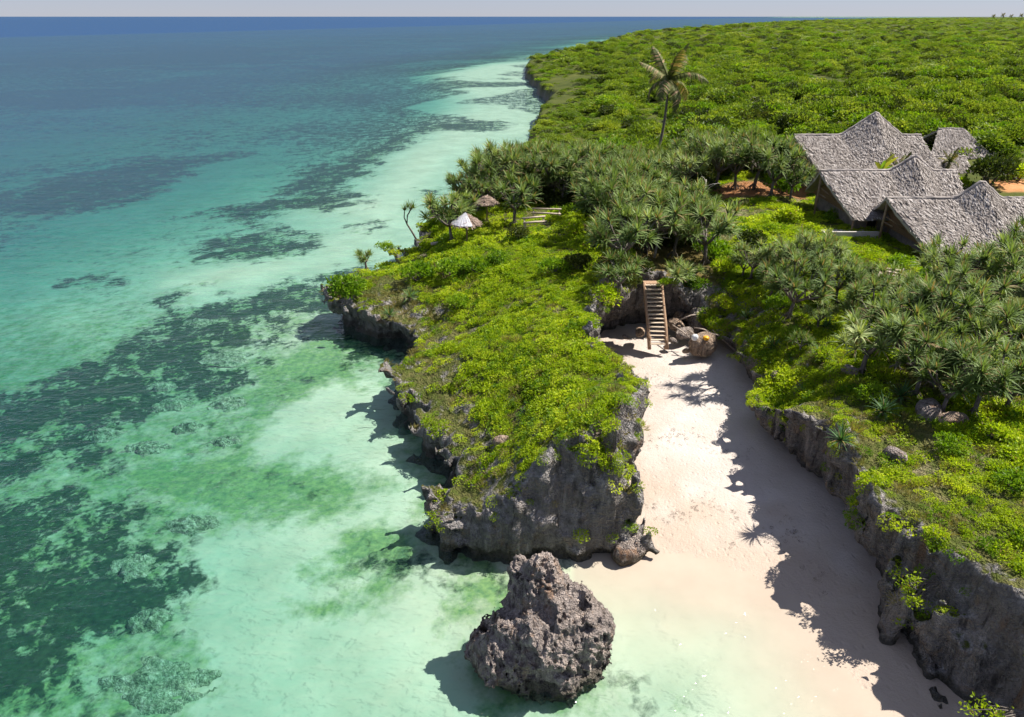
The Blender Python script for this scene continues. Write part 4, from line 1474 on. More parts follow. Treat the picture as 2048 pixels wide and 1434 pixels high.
# ------------------------------------------------------------------ parasols, benches, steps
def parasol(label, loc, hgt, rad, seed, pale=0):
    h = empty('beach_parasol', loc)
    tag(h, label, 'parasol', 'parasols on the headland')
    MB().tube([(0, 0, -0.3), (0.02, 0, hgt * 0.5), (0, 0, hgt * 0.95)], [0.085, 0.075, 0.07], 7).build('post', M['pole_wood'], h, True)
    n = 12
    zr_, ze_ = hgt, hgt - rad * 0.72
    m = MB()
    vs = [(0, 0, zr_)] + [(math.cos(6.2832 * k / n) * rad * .5, math.sin(6.2832 * k / n) * rad * .5, zr_ - (zr_ - ze_) * .42) for k in range(n)] + \
         [(math.cos(6.2832 * k / n) * rad, math.sin(6.2832 * k / n) * rad, ze_ + random.uniform(-.06, .06)) for k in range(n)]
    fs = [(0, 1 + k, 1 + (k + 1) % n) for k in range(n)] + [(1 + k, 1 + n + k, 1 + n + (k + 1) % n, 1 + (k + 1) % n) for k in range(n)]
    m.add(vs, fs)
    m.add([(x * .96, y * .96, z - .12) for x, y, z in vs], [f[::-1] for f in fs])
    rf = m.build('roof', M['thatch_brown'], h)

    def fn(s, t_):
        a = 6.2832 * s
        return Vector((math.cos(a) * rad * t_, math.sin(a) * rad * t_, zr_ - (zr_ - ze_) * t_ ** 0.95))
    v, f = thatch_strips(fn, 900, 0.30, 0.06, seed, 0.06, 7)
    m = MB(); m.add(v, f)
    m.build('thatch', M['thatch_brown'], rf)['kind'] = 'stuff'
    for k in range(4):
        a = 6.2832 * (k + .5) / 4
        MB().tube([(0, 0, hgt * .55), (math.cos(a) * rad * .7, math.sin(a) * rad * .7, ze_ + 0.32 * (zr_ - ze_) - .1)], 0.035, 5).build('strut', M['pole_wood'], h)
    # pale sheets laid over the left front of the roof
    for k in range(pale):
        a0, a1 = R(148 + 30 * k), R(148 + 30 * k + 29)
        vs = []
        for tt in (0.06, 0.5, 1.07):
            for j in range(5):
                a = a0 + (a1 - a0) * j / 4
                q = fn(0, tt)
                vs.append((math.cos(a) * rad * tt * 1.03, math.sin(a) * rad * tt * 1.03, q.z + 0.17 + 0.03 * (j % 2) - (0.06 * (j % 2) if tt > 1 else 0)))
        fs = [(r_ * 5 + j, r_ * 5 + 5 + j, r_ * 5 + 6 + j, r_ * 5 + 1 + j) for r_ in (0, 1) for j in range(4)]
        m = MB(); m.add(vs, fs)
        m.add([(x, y, z - .03) for x, y, z in vs], [f[::-1] for f in fs])
        m.build('sheet', M['pale_sheet'], h)
    return h


parasol('round parasol hut with pale sheets over its thatch, near the headland edge', G(934, 487), 2.9, 1.3, 21, 5)
parasol('small brown thatched parasol on a thin post behind the pale one', G(974, 441), 2.6, 1.05, 22)


def bench(label, loc, rz, L):
    h = empty('log_bench', loc, rz)
    tag(h, label, 'bench', 'log benches on the headland')
    MB().tube([(-L / 2, 0, 0.5), (0, 0.03, 0.53), (L / 2, 0, 0.5)], 0.10, 7, wob=.1).build('seat', M['driftwood'], h, True)
    MB().tube([(-L / 2, 0.45, 0.85), (L / 2, 0.45, 0.9)], 0.08, 7, wob=.1).build('backrest', M['driftwood'], h, True)
    for x in (-L / 2 + .2, L / 2 - .2):
        MB().tube([(x, 0, -0.2), (x, 0, 0.46)], 0.07, 6).build('leg', M['driftwood'], h)
        MB().tube([(x, 0.45, -0.2), (x, 0.45, 0.86)], 0.07, 6).build('leg', M['driftwood'], h)
        MB().tube([(x, 0.0, 0.45), (x, 0.45, 0.6)], 0.05, 6).build('armrest', M['driftwood'], h)


bench('longer pale log bench under the thicket, farther from the sea', G(1092, 437), R(-8), 3.0)
bench('shorter dark log bench in front of the pale log bench', G(1070, 455), R(14), 2.3)
o = MB().tube([(-1.4, 0, 0.1), (-0.5, 0.1, 0.16), (0.5, 0.05, 0.14), (1.5, -0.1, 0.1)], [.15, .15, .13, .1], 8, wob=.1).build('log', M['driftwood'], None, True)
o.location = G(890, 489); o.rotation_euler = (0, 0, R(5))
tag(o, 'weathered log lying left of the pale parasol hut', 'log')
o = MB().tube([(-1.0, 0, 0.1), (0, 0.1, 0.16), (1.0, 0.05, 0.12)], [.11, .12, .09], 8, wob=.1).build('log', M['driftwood'], None, True)
o.location = G(948, 424); o.rotation_euler = (0, 0, R(18))
tag(o, 'short log in the grass left of the small brown parasol', 'log')

g = G(1775, 562)
stp = empty('garden_steps', g, R(-35))
tag(stp, 'short flight of timber edged garden steps below the nearest house', 'steps')
for i in range(5):
    MB().box((0, i * 0.38, 0.05 + i * 0.12), (1.3, 0.34, 0.06)).build('tread', M['driftwood'], stp)
    MB().box((0, i * 0.38 - 0.15, -0.04 + i * 0.12), (1.3, 0.05, 0.12)).build('riser', M['timber'], stp)
for s in (-1, 1):
    MB().box((s * 0.72, 0.76, 0.28), (0.09, 2.1, 0.2), Matrix.Rotation(R(17.5), 3, 'X')).build('side_board', M['driftwood'], stp)

# ------------------------------------------------------------------ plants
def blades(mb_v, mb_f, origin, axis, n, length, width, rg, droop=0.5, seg=3, spread=1.0):
    """a rosette of arching strap leaves"""
    axis = axis.normalized()
    a = axis.cross(Vector((0.3, 0.9, 0.1))).normalized(); b = axis.cross(a)
    for i in range(n):
        th = i * 2.399 + rg.uniform(-.3, .3)
        el = spread * (0.15 + 1.35 * (i / n)) + rg.uniform(-.12, .12)
        rad = a * math.cos(th) + b * math.sin(th)
        dr = (axis * math.cos(el) + rad * math.sin(el)).normalized()
        sd = axis.cross(rad).normalized()
        l = length * rg.uniform(0.75, 1.15); w = width * rg.uniform(.8, 1.2)
        p = origin.copy()
        k = len(mb_v)
        for j in range(seg + 1):
            t_ = j / seg
            ww = w * (1 - t_ ** 1.6) * 0.5 + 0.003
            mb_v.append(p + sd * ww); mb_v.append(p - sd * ww)
            p = p + dr * (l / seg)
            dr = (dr + Vector((0, 0, -droop * (0.35 + t_) * l * 0.5))).normalized()
        for j in range(seg):
            mb_f.append((k + 2 * j, k + 2 * j + 1, k + 2 * j + 3, k + 2 * j + 2))


def pandanus_meshes(seed, h, spread, tips, ll=0.98):
    rg = random.Random(seed)
    tr, rt = MB(), MB()
    cv, cf = [], []
    lean = Vector((rg.uniform(-.15, .15), rg.uniform(-.15, .15), 1))
    fork = lean * h * 0.38
    tr.tube([(0, 0, -0.3), fork * 0.5, fork], [0.15, 0.13, 0.12], 7, wob=.08)
    for k in range(6):
        a = k * 1.05 + rg.uniform(-.2, .2)
        rt.tube([fork * rg.uniform(.2, .5), (math.cos(a) * h * 0.1, math.sin(a) * h * .1, 0.25 * h * .2), (math.cos(a) * h * .15, math.sin(a) * h * .15, -0.3)], [0.04, .035, .03], 5, cap=False)
    nb = max(3, round(tips / 4))
    for i in range(nb):
        a = 6.283 * i / nb + rg.uniform(-.4, .4)
        r1 = spread * rg.uniform(0.35, 0.6)
        q = fork + Vector((math.cos(a) * r1, math.sin(a) * r1, h * rg.uniform(.18, .32)))
        tr.tube([fork, (fork + q) / 2 + Vector((0, 0, -.08)), q], [0.10, .085, .075], 6, wob=.08)
        m = max(1, round(tips / nb))
        for j in range(m):
            b = a + rg.uniform(-1.3, 1.3)
            r2 = spread * rg.uniform(.25, .6)
            e = q + Vector((math.cos(b) * r2, math.sin(b) * r2, h * rg.uniform(-.02, .36)))
            tr.tube([q, (q + e) / 2 + Vector((0, 0, -.05)), e], [0.065, .055, .05], 5)
            blades(cv, cf, e, (e - q).normalized() * 0.6 + Vector((0, 0, 1)), 34, ll, 0.105, rg, 0.9)
    cm = MB(); cm.v, cm.f = cv, cf
    return tr.mesh('trunk', M['bark'], True), rt.mesh('prop_root', M['bark'], True), cm.mesh('crown', M['pandanus_leaf'])


PAN = [pandanus_meshes(300 + i, *a) for i, a in enumerate(((3.2, 1.6, 18), (3.6, 2.0, 28), (2.6, 1.4, 14), (3.9, 2.2, 32), (3.4, 1.8, 24), (2.0, 1.0, 8)))]


def pandanus(loc, var, s, rz, label, group, name='pandanus_tree', lean=(0, 0)):
    h = empty(name, loc, rz)
    h.scale = (s, s, s)
    h.rotation_euler = (lean[0], lean[1], rz)
    tag(h, label, 'tree', group)
    for nm, me in zip(('trunk', 'prop_root', 'crown'), PAN[var]):
        link(bpy.data.objects.new(nm, me), h)
    return h


THK = 'pandanus trees in the thicket between headland and huts'
# (crown base pixel on the ground, variant, scale, label)
pan_list = [
    # seaward edge of the headland
    (905, 487, 3, 1.15, 'tall bushy pandanus directly left of the pale parasol hut', 'pandanus on the headland'),
    (1028, 450, 0, 1.30, 'slender pandanus with a long bare trunk in front of the thicket', 'pandanus on the headland'),
    (955, 425, 3, 1.00, 'bushy pandanus behind the small brown parasol', 'pandanus on the headland'),
    (925, 420, 1, 0.95, 'pandanus at the seaward left end of the thicket', 'pandanus on the headland'),
    (733, 536, 5, 0.80, 'small windswept pandanus on the headland tip', 'pandanus on the headland'),
    # cove sides
    (1240, 590, 2, 0.9, 'shaded pandanus hanging over the left back corner of the cove', THK),
    (1350, 575, 5, 0.9, 'low pandanus right of the stairs top', 'pandanus round the stairs'),
    (1378, 568, 5, 0.8, 'yellowish low pandanus on the ledge right of the stairs', 'pandanus round the stairs'),
    (1455, 585, 2, 0.75, 'pandanus at the back corner of the right cliff', 'pandanus on the right cliff'),
    # right cliff
    (1545, 670, 3, 1.15, 'pale grey crowned pandanus with two bare trunks on the right cliff', 'pandanus on the right cliff'),
    (1510, 628, 1, 0.75, 'pandanus nearest the stairs on the right cliff edge', 'pandanus on the right cliff'),
    (1610, 590, 1, 0.95, 'pandanus left of the terrace wall of the middle house', 'pandanus on the right cliff'),
    (1605, 690, 2, 0.7, 'small pandanus right below the pale grey crowned pandanus', 'pandanus on the right cliff'),
    (1500, 560, 4, 0.8, 'pandanus beside the dark gap above the stairs', 'pandanus on the right cliff'),
    (1570, 735, 5, 0.65, 'short pandanus near the right cliff edge', 'pandanus on the right cliff'),
    (1722, 745, 0, 1.05, 'forked pandanus with bare stems on the open slope of the right cliff', 'pandanus on the right cliff'),
    (1790, 740, 4, 1.0, 'pandanus with a thick cone of prop roots on the right cliff', 'pandanus on the right cliff'),
    (1685, 690, 2, 0.8, 'pandanus left of the forked one on the open slope', 'pandanus on the right cliff'),
    (1880, 700, 1, 1.05, 'broad dark green pandanus right of the prop root cone', 'pandanus on the right cliff'),
    (1900, 600, 3, 1.0, 'dense pandanus below the roof of the nearest house', 'pandanus on the right cliff'),
    (1980, 585, 4, 0.95, 'dense pandanus under the right end of the nearest roof', 'pandanus on the right cliff'),
    (2035, 640, 3, 1.2, 'large pandanus at the right frame edge with a slanting trunk', 'pandanus on the right cliff'),
    (2060, 560, 1, 1.1, 'pandanus half cut by the right frame edge beside the nearest roof', 'pandanus on the right cliff'),
    (1830, 790, 0, 0.9, 'leftmost pandanus of the shaded clump on the right cliff', 'pandanus on the right cliff'),
    (1880, 830, 4, 0.85, 'middle pandanus of the shaded clump on the right cliff', 'pandanus on the right cliff'),
    (1945, 830, 1, 0.9, 'right hand pandanus of the shaded clump on the right cliff', 'pandanus on the right cliff'),
    (2010, 820, 2, 0.9, 'pandanus between the shaded clump and the right frame edge', 'pandanus on the right cliff'),
    (1775, 610, 2, 0.85, 'pandanus just below the timber edged steps', 'pandanus on the right cliff'),
    (1840, 640, 0, 0.85, 'pandanus between the timber edged steps and the dense clump', 'pandanus on the right cliff'),
    (1690, 600, 2, 0.7, 'small pandanus below the terrace wall', 'pandanus on the right cliff'),
    (1600, 575, 4, 1.0, 'tall pandanus in the belt below the middle house, left end', 'pandanus on the right cliff'),
    (1560, 598, 3, 1.0, 'bushy pandanus in the belt between the stairs and the middle house', 'pandanus on the right cliff'),
    (1525, 600, 4, 0.9, 'pandanus of the belt closest to the dark gap', 'pandanus on the right cliff'),
    (1640, 640, 1, 0.95, 'broad pandanus right of the pale grey crowned one', 'pandanus on the right cliff'),
    (1735, 660, 4, 0.85, 'pandanus below the timber edged steps, lower on the slope', 'pandanus on the right cliff'),
    (1830, 700, 4, 0.9, 'pandanus between the prop root cone and the broad dark one', 'pandanus on the right cliff'),
    (1935, 650, 3, 0.95, 'bushy pandanus under the dense clump near the right edge', 'pandanus on the right cliff'),
    (1965, 760, 4, 0.9, 'pandanus above the right end of the shaded clump', 'pandanus on the right cliff'),
    (2040, 740, 1, 0.95, 'pandanus at the right frame edge below the slanting trunk', 'pandanus on the right cliff'),
    (1860, 770, 3, 0.85, 'bushy pandanus at the back of the shaded clump', 'pandanus on the right cliff'),
    (1690, 655, 3, 0.8, 'bushy pandanus in the middle of the right slope', 'pandanus on the right cliff'),
]
for i, (u, v, var, s, lab, grp) in enumerate(pan_list):
    if 1450 < u < 1700 and v > 560:
        u, v, s = u + 30, v - 32, s * 0.85
    pandanus(G(u, v) - Vector((0, 0, 0.05)), var, s, (i * 1.7) % 6.28, lab, grp)
# leaning tree at the sea edge
b0 = G(832, 476)
h = empty('pandanus_tree', b0)
tag(h, 'lone bent pandanus leaning out over the sea from the headland rim', 'tree', 'pandanus on the headland')
rg_ = random.Random(5)
MB().tube([(0.1, 0, -0.3), (-0.35, 0, 0.6), (-0.85, 0, 1.5), (-0.75, 0, 2.4), (-0.35, 0, 3.0)], [.11, .10, .085, .07, .06], 7).build('trunk', M['bark'], h, True)
MB().tube([(-0.85, 0, 1.5), (-1.1, 0, 2.2), (-1.0, 0, 2.9)], [.07, .06, .05], 6).build('branch', M['bark'], h, True)
cv, cf = [], []
for q in ((-0.35, 0, 3.0), (-1.0, 0, 2.9), (-0.1, 0.2, 3.1), (-0.6, -0.2, 3.3)):
    blades(cv, cf, Vector(q), Vector((0.1, 0, 1)), 30, 0.9, .075, rg_, 1.0)
m = MB(); m.v, m.f = cv, cf
m.build('crown', M['pandanus_leaf'], h)

# thicket: trees no eye can tell apart stand in four stretches of it
thick = {
    'pandanus tree in the seaward stretch of the thicket': [(985, 412), (1030, 400), (1075, 402), (1125, 408), (1085, 388), (1045, 385), (965, 400), (1110, 400), (1060, 380), (1000, 385), (1130, 385), (1100, 372)],
    'pandanus tree in the middle of the thicket, near the coconut palm': [(1180, 408), (1225, 410), (1265, 405), (1150, 395), (1240, 392), (1285, 388), (1330, 388), (1365, 392), (1310, 400), (1200, 380), (1250, 372), (1300, 370), (1345, 372), (1160, 372)],
    'pandanus tree at the front of the thicket above the stairs': [(1200, 470), (1235, 485), (1280, 480), (1325, 490), (1365, 490), (1215, 445), (1260, 445), (1190, 430), (1240, 425), (1290, 428), (1310, 450), (1350, 455), (1225, 525), (1395, 500), (1250, 545), (1410, 530), (1290, 505), (1345, 515), (1385, 470)],
    'pandanus tree in the landward stretch of the thicket by the red earth': [(1390, 375), (1430, 378), (1470, 378), (1505, 380), (1410, 352), (1455, 350), (1500, 350), (1540, 395), (1580, 398)],
}
ORD = ['leftmost', 'second from left', 'third from left', 'fourth from left', 'fifth from left', 'sixth from left', 'seventh from left', 'eighth from left',
       'ninth from left', 'tenth from left', 'eleventh from left', 'twelfth from left', 'thirteenth from left', 'fourteenth from left', 'fifteenth from left', 'sixteenth from left', 'seventeenth from left', 'eighteenth from left', 'nineteenth from left', 'twentieth from left', 'rightmost but one', 'rightmost']
k = 0
for lab, pts in thick.items():
    pts = sorted(pts)
    for (u, v) in pts:
        w_ = random.uniform(0.85, 1.45)
        h = pandanus(G(u, v), (3, 1, 4)[k % 3], w_, random.uniform(0, 6.28), '%s %s, %s' % (ORD[pts.index((u, v))], lab.split(' in ')[0].split(' at ')[0], lab.split('tree ')[1]), lab.replace('tree', 'trees'))
        h.scale = (w_, w_, w_ * random.uniform(0.85, 1.15))
        k += 1

TH = W([(960, 400), (1060, 350), (1160, 345), (1360, 345), (1510, 340), (1590, 362), (1420, 366), (1400, 480), (1240, 500), (1190, 420), (1060, 405)], 5.4)
bb = np.array(TH)
ux = rng.uniform(bb[:, 0].min(), bb[:, 0].max(), 1400); uy = rng.uniform(bb[:, 1].min(), bb[:, 1].max(), 1400)
kk = sd_poly(ux, uy, TH) < -0.4
ux, uy = ux[kk], uy[kk]
us = rng.uniform(0.9, 1.9, len(ux))
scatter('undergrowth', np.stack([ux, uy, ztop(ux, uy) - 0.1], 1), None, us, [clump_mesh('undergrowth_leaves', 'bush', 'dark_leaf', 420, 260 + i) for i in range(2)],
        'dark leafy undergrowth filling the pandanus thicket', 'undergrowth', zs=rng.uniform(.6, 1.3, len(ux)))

# bare pale branches showing in the thicket
def bare_branch(label, u, v, s, seed):
    h = empty('bare_branch', G(u, v))
    tag(h, label, 'dead tree')
    rg = random.Random(seed)
    q = Vector((0.1, 0, 2.6)) * s
    MB().tube([(0, 0, -.2), q * .5 + Vector((.15, 0, 0)), q], [.10 * s, .08 * s, .06 * s], 6).build('trunk', M['pale_bark'], h, True)
    for k in range(6):
        a = rg.uniform(-0.6, 3.7); st_ = q * rg.uniform(.45, 1)
        e = st_ + Vector((math.cos(a), -0.4 - .5 * abs(math.sin(a)), rg.uniform(.1, .9))) * rg.uniform(.7, 1.5) * s
        MB().tube([st_, (st_ + e) / 2 + Vector((0, 0, .12)), e], [.05 * s, .035 * s, .02 * s], 5).build('branch', M['pale_bark'], h, True)


bare_branch('bare whitish forked branches standing in front of the thicket by the red earth', 1402, 420, 1.25, 3)
bare_branch('thin bare leaning branch in the dark gap above the stairs', 1308, 515, 1.2, 8)

# big strap leaf rosettes on the cliff
for (u, v, s, lab) in ((1680, 888, 0.85, 'single bright green rosette hanging on the right cliff edge above the beach'),
                       (1978, 705, 1.35, 'large round blue green rosette on the slope below the right edge trees'),
                       (1650, 660, 0.8, 'small rosette left of the forked pandanus'),
                       (1600, 790, 0.45, 'small pale rosette on the cliff lip above the shaded sand'),
                       (1640, 720, 0.8, 'rosette in the grass left of the forked pandanus stems'),
                       (1765, 830, 0.9, 'bright rosette at the left foot of the shaded clump'),
                       (1800, 800, 0.9, 'upright rosette on the left flank of the shaded clump'),
                       (1995, 760, 0.9, 'dark green rosette at the right end of the shaded clump'),
                       (1925, 742, 1.0, 'tall upright rosette above the shaded clump'),
                       (1545, 700, 0.8, 'rosette at the foot of the pale grey crowned pandanus'),
                       (1500, 690, 0.7, 'rosette on the right cliff corner facing the tan boulder'),
                       (1492, 640, 0.7, 'rosette above the tan boulder on the right cliff'),
                       (820, 600, 0.9, 'spiky rosette on the rocky ledge behind the headland tip'),
                       (780, 635, 0.8, 'spiky rosette just above the dark overhang of the headland tip')):
    g = G(u, v)
    h = empty('rosette_plant', g)
    tag(h, lab, 'plant', 'strap leaf rosettes on the cliffs')
    rg = random.Random(u * 3 + v)
    MB().tube([(0, 0, -.25), (0, 0, 0.25 * s)], 0.09 * s, 7).build('stem', M['bark'], h)
    cv, cf = [], []
    blades(cv, cf, Vector((0, 0, .25 * s)), Vector((0, -0.1, 1)), 46, 1.15 * s, 0.095 * s, rg, 0.55, 4)
    m = MB(); m.v, m.f = cv, cf
    m.build('leaves', M['rosette_leaf'], h)

# shrubs
def shrub_mesh(mat, seed, n=700, flat=0.8):
    rg = np.random.default_rng(seed)
    global rng
    rng = rg
    K = 12
    lumps = rg.normal(0, 1, (K, 3)); lumps /= np.linalg.norm(lumps, axis=1)[:, None]
    lumps *= np.array([0.6, 0.6, 0.4]); lumps[:, 2] = np.abs(lumps[:, 2]) + 0.35
    lr = rg.uniform(0.22, 0.45, K)
    k = rg.integers(0, K, n)
    dd = rg.normal(size=(n, 3)); dd[:, 2] = np.abs(dd[:, 2]) * 1.2 - 0.4
    dd /= np.linalg.norm(dd, axis=1)[:, None]
    p = lumps[k] + dd * (lr[k] * rg.uniform(0.55, 1.05, n))[:, None]
    p[:, 2] *= flat
    v, f = leaf_cards(p, dd + rg.normal(0, 0.6, (n, 3)), 0.17, 0.10, 0.6)
    me = np_mesh('foliage', v, f, False)
    me.materials.append(M[mat])
    sm = MB()
    for i in range(6):
        e = Vector(lumps[i]) * 0.85
        sm.tube([(0, 0, -.15), e * .5 + Vector((0, 0, -.05)), e], [.05, .035, .015], 5)
    return me, sm.mesh('stem', M['bark'])


SHR = {'shrub_leaf': [shrub_mesh('shrub_leaf', 500 + i) for i in range(3)], 'dark_leaf': [shrub_mesh('dark_leaf', 520 + i, 900, 1.0) for i in range(2)],
       'cover_leaf': [shrub_mesh('cover_leaf', 540 + i) for i in range(2)]}


def shrub(u, v, s, mat, label, group, name='shrub', h=1.0):
    e = empty(name, G(u, v), (u * 7 % 63) / 10)
    e.scale = (s, s, s * h)
    tag(e, label, 'shrub', group)
    fm, sm = SHR[mat][(u + v) % len(SHR[mat])]
    link(bpy.data.objects.new('foliage', fm), e)
    link(bpy.data.objects.new('stem', sm), e)


HS, VS_ = 'shrubs on the headland', 'shrubs around the huts'
for a in (
        (697, 590, 2.0, 'shrub_leaf', 'large round shrub on the seaward tip of the headland', HS),
        (835, 560, 1.8, 'shrub_leaf', 'dark green shrub behind the rocky ledge of the headland tip', HS),
        (905, 550, 1.7, 'shrub_leaf', 'wide shrub in the middle of the headland below the pale parasol', HS),
        (955, 545, 1.4, 'shrub_leaf', 'shrub right of the wide one below the pale parasol', HS),
        (1000, 525, 1.2, 'shrub_leaf', 'small shrub between the pale parasol and the headland centre', HS),
        (1037, 478, 1.1, 'dark_leaf', 'dark leafy bush alone on the grass in front of the log benches', HS),
        (1110, 545, 1.3, 'shrub_leaf', 'shrub near the inner edge of the headland above the cove', HS),
        (1155, 540, 1.3, 'dark_leaf', 'darker shrub at the inner edge of the headland', HS),
        (1185, 500, 1.7, 'cover_leaf', 'bright shrub at the headland edge under the thicket', HS),
        (1150, 470, 1.6, 'cover_leaf', 'yellow green shrub below the thicket right of the log benches', HS),
        (1195, 555, 1.5, 'cover_leaf', 'bright shrub overhanging the back left corner of the cove', HS),
        (1205, 605, 1.4, 'cover_leaf', 'yellow green shrub on the cove rim level with the stairs', HS),
        (1140, 430, 1.3, 'shrub_leaf', 'green shrub below the thicket behind the log benches', HS),
        (1000, 455, 1.0, 'cover_leaf', 'low light green bush beside the slender pandanus', HS),
        (915, 615, 1.2, 'shrub_leaf', 'dark patch shrub above the rocky seaward slope', HS),
        (770, 500, 1.0, 'shrub_leaf', 'small shrub on the seaward rim near the lone bent pandanus', HS),
        (1625, 345, 2.3, 'dark_leaf', 'dark round tree before the tallest roofed house', VS_, 'shrub', 1.3),
        (1560, 385, 2.3, 'shrub_leaf', 'bright green tree beside the dark thicket left of the houses', VS_, 'shrub', 1.2),
        (1530, 345, 2.2, 'cover_leaf', 'yellow green bush left of the tallest roofed house', VS_),
        (1975, 372, 3.0, 'dark_leaf', 'broad brown green tree behind the nearest house', VS_, 'shrub', 1.2),
        (2035, 360, 2.6, 'cover_leaf', 'yellowish bush at the right frame edge behind the red earth', VS_),
        (1918, 378, 1.5, 'cover_leaf', 'small bright round bush between the two nearer roofs', VS_),
        (1830, 352, 1.6, 'shrub_leaf', 'dark green bush wedged between the middle and the tallest roof', VS_),
        (1672, 440, 1.3, 'shrub_leaf', 'green bush seen through the open gable of the middle house', VS_),
        (1620, 500, 1.2, 'cover_leaf', 'light green bush left of the terrace wall', VS_),
        (1695, 530, 1.2, 'shrub_leaf', 'leafy bush below the terrace wall', VS_),
        (1750, 545, 1.1, 'cover_leaf', 'light green bush in front of the doorway', VS_),
        (1800, 535, 1.2, 'shrub_leaf', 'leafy bush at the corner post of the nearest house', VS_),
        (1680, 560, 1.2, 'cover_leaf', 'light green bush on the path down from the terrace', VS_),
        (1580, 440, 1.5, 'cover_leaf', 'light green bush left of the middle house', VS_),
        (1455, 530, 1.5, 'shrub_leaf', 'dark green bush at the right side of the gap above the stairs', VS_),
        (1480, 590, 0.9, 'cover_leaf', 'bright bush hanging over the right back corner of the cove', VS_),
        (1650, 610, 1.2, 'cover_leaf', 'light bush beside the terrace path, lower down the slope', VS_),
        (1480, 655, 0.7, 'cover_leaf', 'bright leafy bush on the right cliff above the driftwood', VS_),
        (1530, 720, 0.7, 'shrub_leaf', 'leafy bush on the cliff lip above the shaded sand', VS_),
        (1560, 620, 1.2, 'shrub_leaf', 'bush behind the pale grey crowned pandanus', VS_),
        (1870, 570, 1.6, 'shrub_leaf', 'dark bush under the eave of the nearest house', VS_),
        (2020, 700, 1.4, 'shrub_leaf', 'bush at the right frame edge below the weathered rock', VS_),
        (1510, 270, 2.2, 'shrub_leaf', 'large scrub bush behind the landward end of the thicket', VS_),
        (1590, 680, 1.0, 'shrub_leaf', 'low bush at the foot of the bare trunks on the right cliff', VS_),
        (1650, 720, 0.9, 'cover_leaf', 'low light bush left of the forked pandanus stems', VS_),
        (1745, 800, 1.0, 'shrub_leaf', 'low bush in front of the shaded clump', VS_),
        (1980, 880, 1.0, 'cover_leaf', 'low light bush on the open slope near the right frame edge', VS_),
        (1900, 900, 0.9, 'shrub_leaf', 'low dark bush on the open slope below the shaded clump', VS_),
        (2030, 980, 1.0, 'shrub_leaf', 'low bush at the right frame edge above the near cliff', VS_),
        (1540, 560, 1.5, 'shrub_leaf', 'round bush between the stairs gap and the middle house', VS_),
        (1600, 520, 1.5, 'shrub_leaf', 'round bush left of the terrace wall, lower down', VS_),
        (1500, 500, 1.6, 'dark_leaf', 'dark round bush right of the gap above the stairs', VS_),
        (1700, 425, 1.5, 'dark_leaf', 'shaded bush inside the gable gap of the middle house', VS_)):
    shrub(*a)

for i, (u, v, s, mat, hh, lab) in enumerate((
        (1205, 455, 2.1, 'dark_leaf', 1.3, 'dark broadleaf tree at the left front of the thicket'),
        (1245, 500, 2.0, 'dark_leaf', 1.3, 'dark broadleaf tree left of the gap above the stairs'),
        (1228, 560, 1.6, 'dark_leaf', 1.3, 'dark leafy tree shading the left back corner of the cove'),
        (1300, 440, 2.3, 'shrub_leaf', 1.3, 'green broadleaf tree behind the gap above the stairs'),
        (1345, 465, 2.2, 'dark_leaf', 1.3, 'dark broadleaf tree right behind the gap above the stairs'),
        (1395, 470, 2.2, 'dark_leaf', 1.3, 'dark broadleaf tree beside the bare whitish branches'),
        (1418, 520, 1.8, 'shrub_leaf', 1.3, 'green broadleaf tree at the right of the gap above the stairs'),
        (1365, 565, 1.2, 'shrub_leaf', 1.0, 'green bush on the ledge right of the stairs top'),
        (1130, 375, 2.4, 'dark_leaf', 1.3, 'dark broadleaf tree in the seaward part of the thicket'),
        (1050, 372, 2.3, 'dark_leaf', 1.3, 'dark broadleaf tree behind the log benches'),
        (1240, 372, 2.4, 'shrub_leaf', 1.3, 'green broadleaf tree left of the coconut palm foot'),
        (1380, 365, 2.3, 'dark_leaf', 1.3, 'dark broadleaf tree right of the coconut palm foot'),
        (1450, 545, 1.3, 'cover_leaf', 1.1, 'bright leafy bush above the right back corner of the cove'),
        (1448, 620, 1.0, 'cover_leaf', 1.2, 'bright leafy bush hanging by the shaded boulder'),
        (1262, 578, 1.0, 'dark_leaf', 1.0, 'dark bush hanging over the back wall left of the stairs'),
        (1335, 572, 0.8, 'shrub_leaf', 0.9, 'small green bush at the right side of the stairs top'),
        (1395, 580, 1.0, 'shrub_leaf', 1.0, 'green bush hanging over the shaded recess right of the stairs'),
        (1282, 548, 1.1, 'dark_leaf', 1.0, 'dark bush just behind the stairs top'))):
    shrub(u, v, s, mat, lab, 'broadleaf trees in the thicket', 'broadleaf_tree' if s > 1.5 else 'shrub', hh)

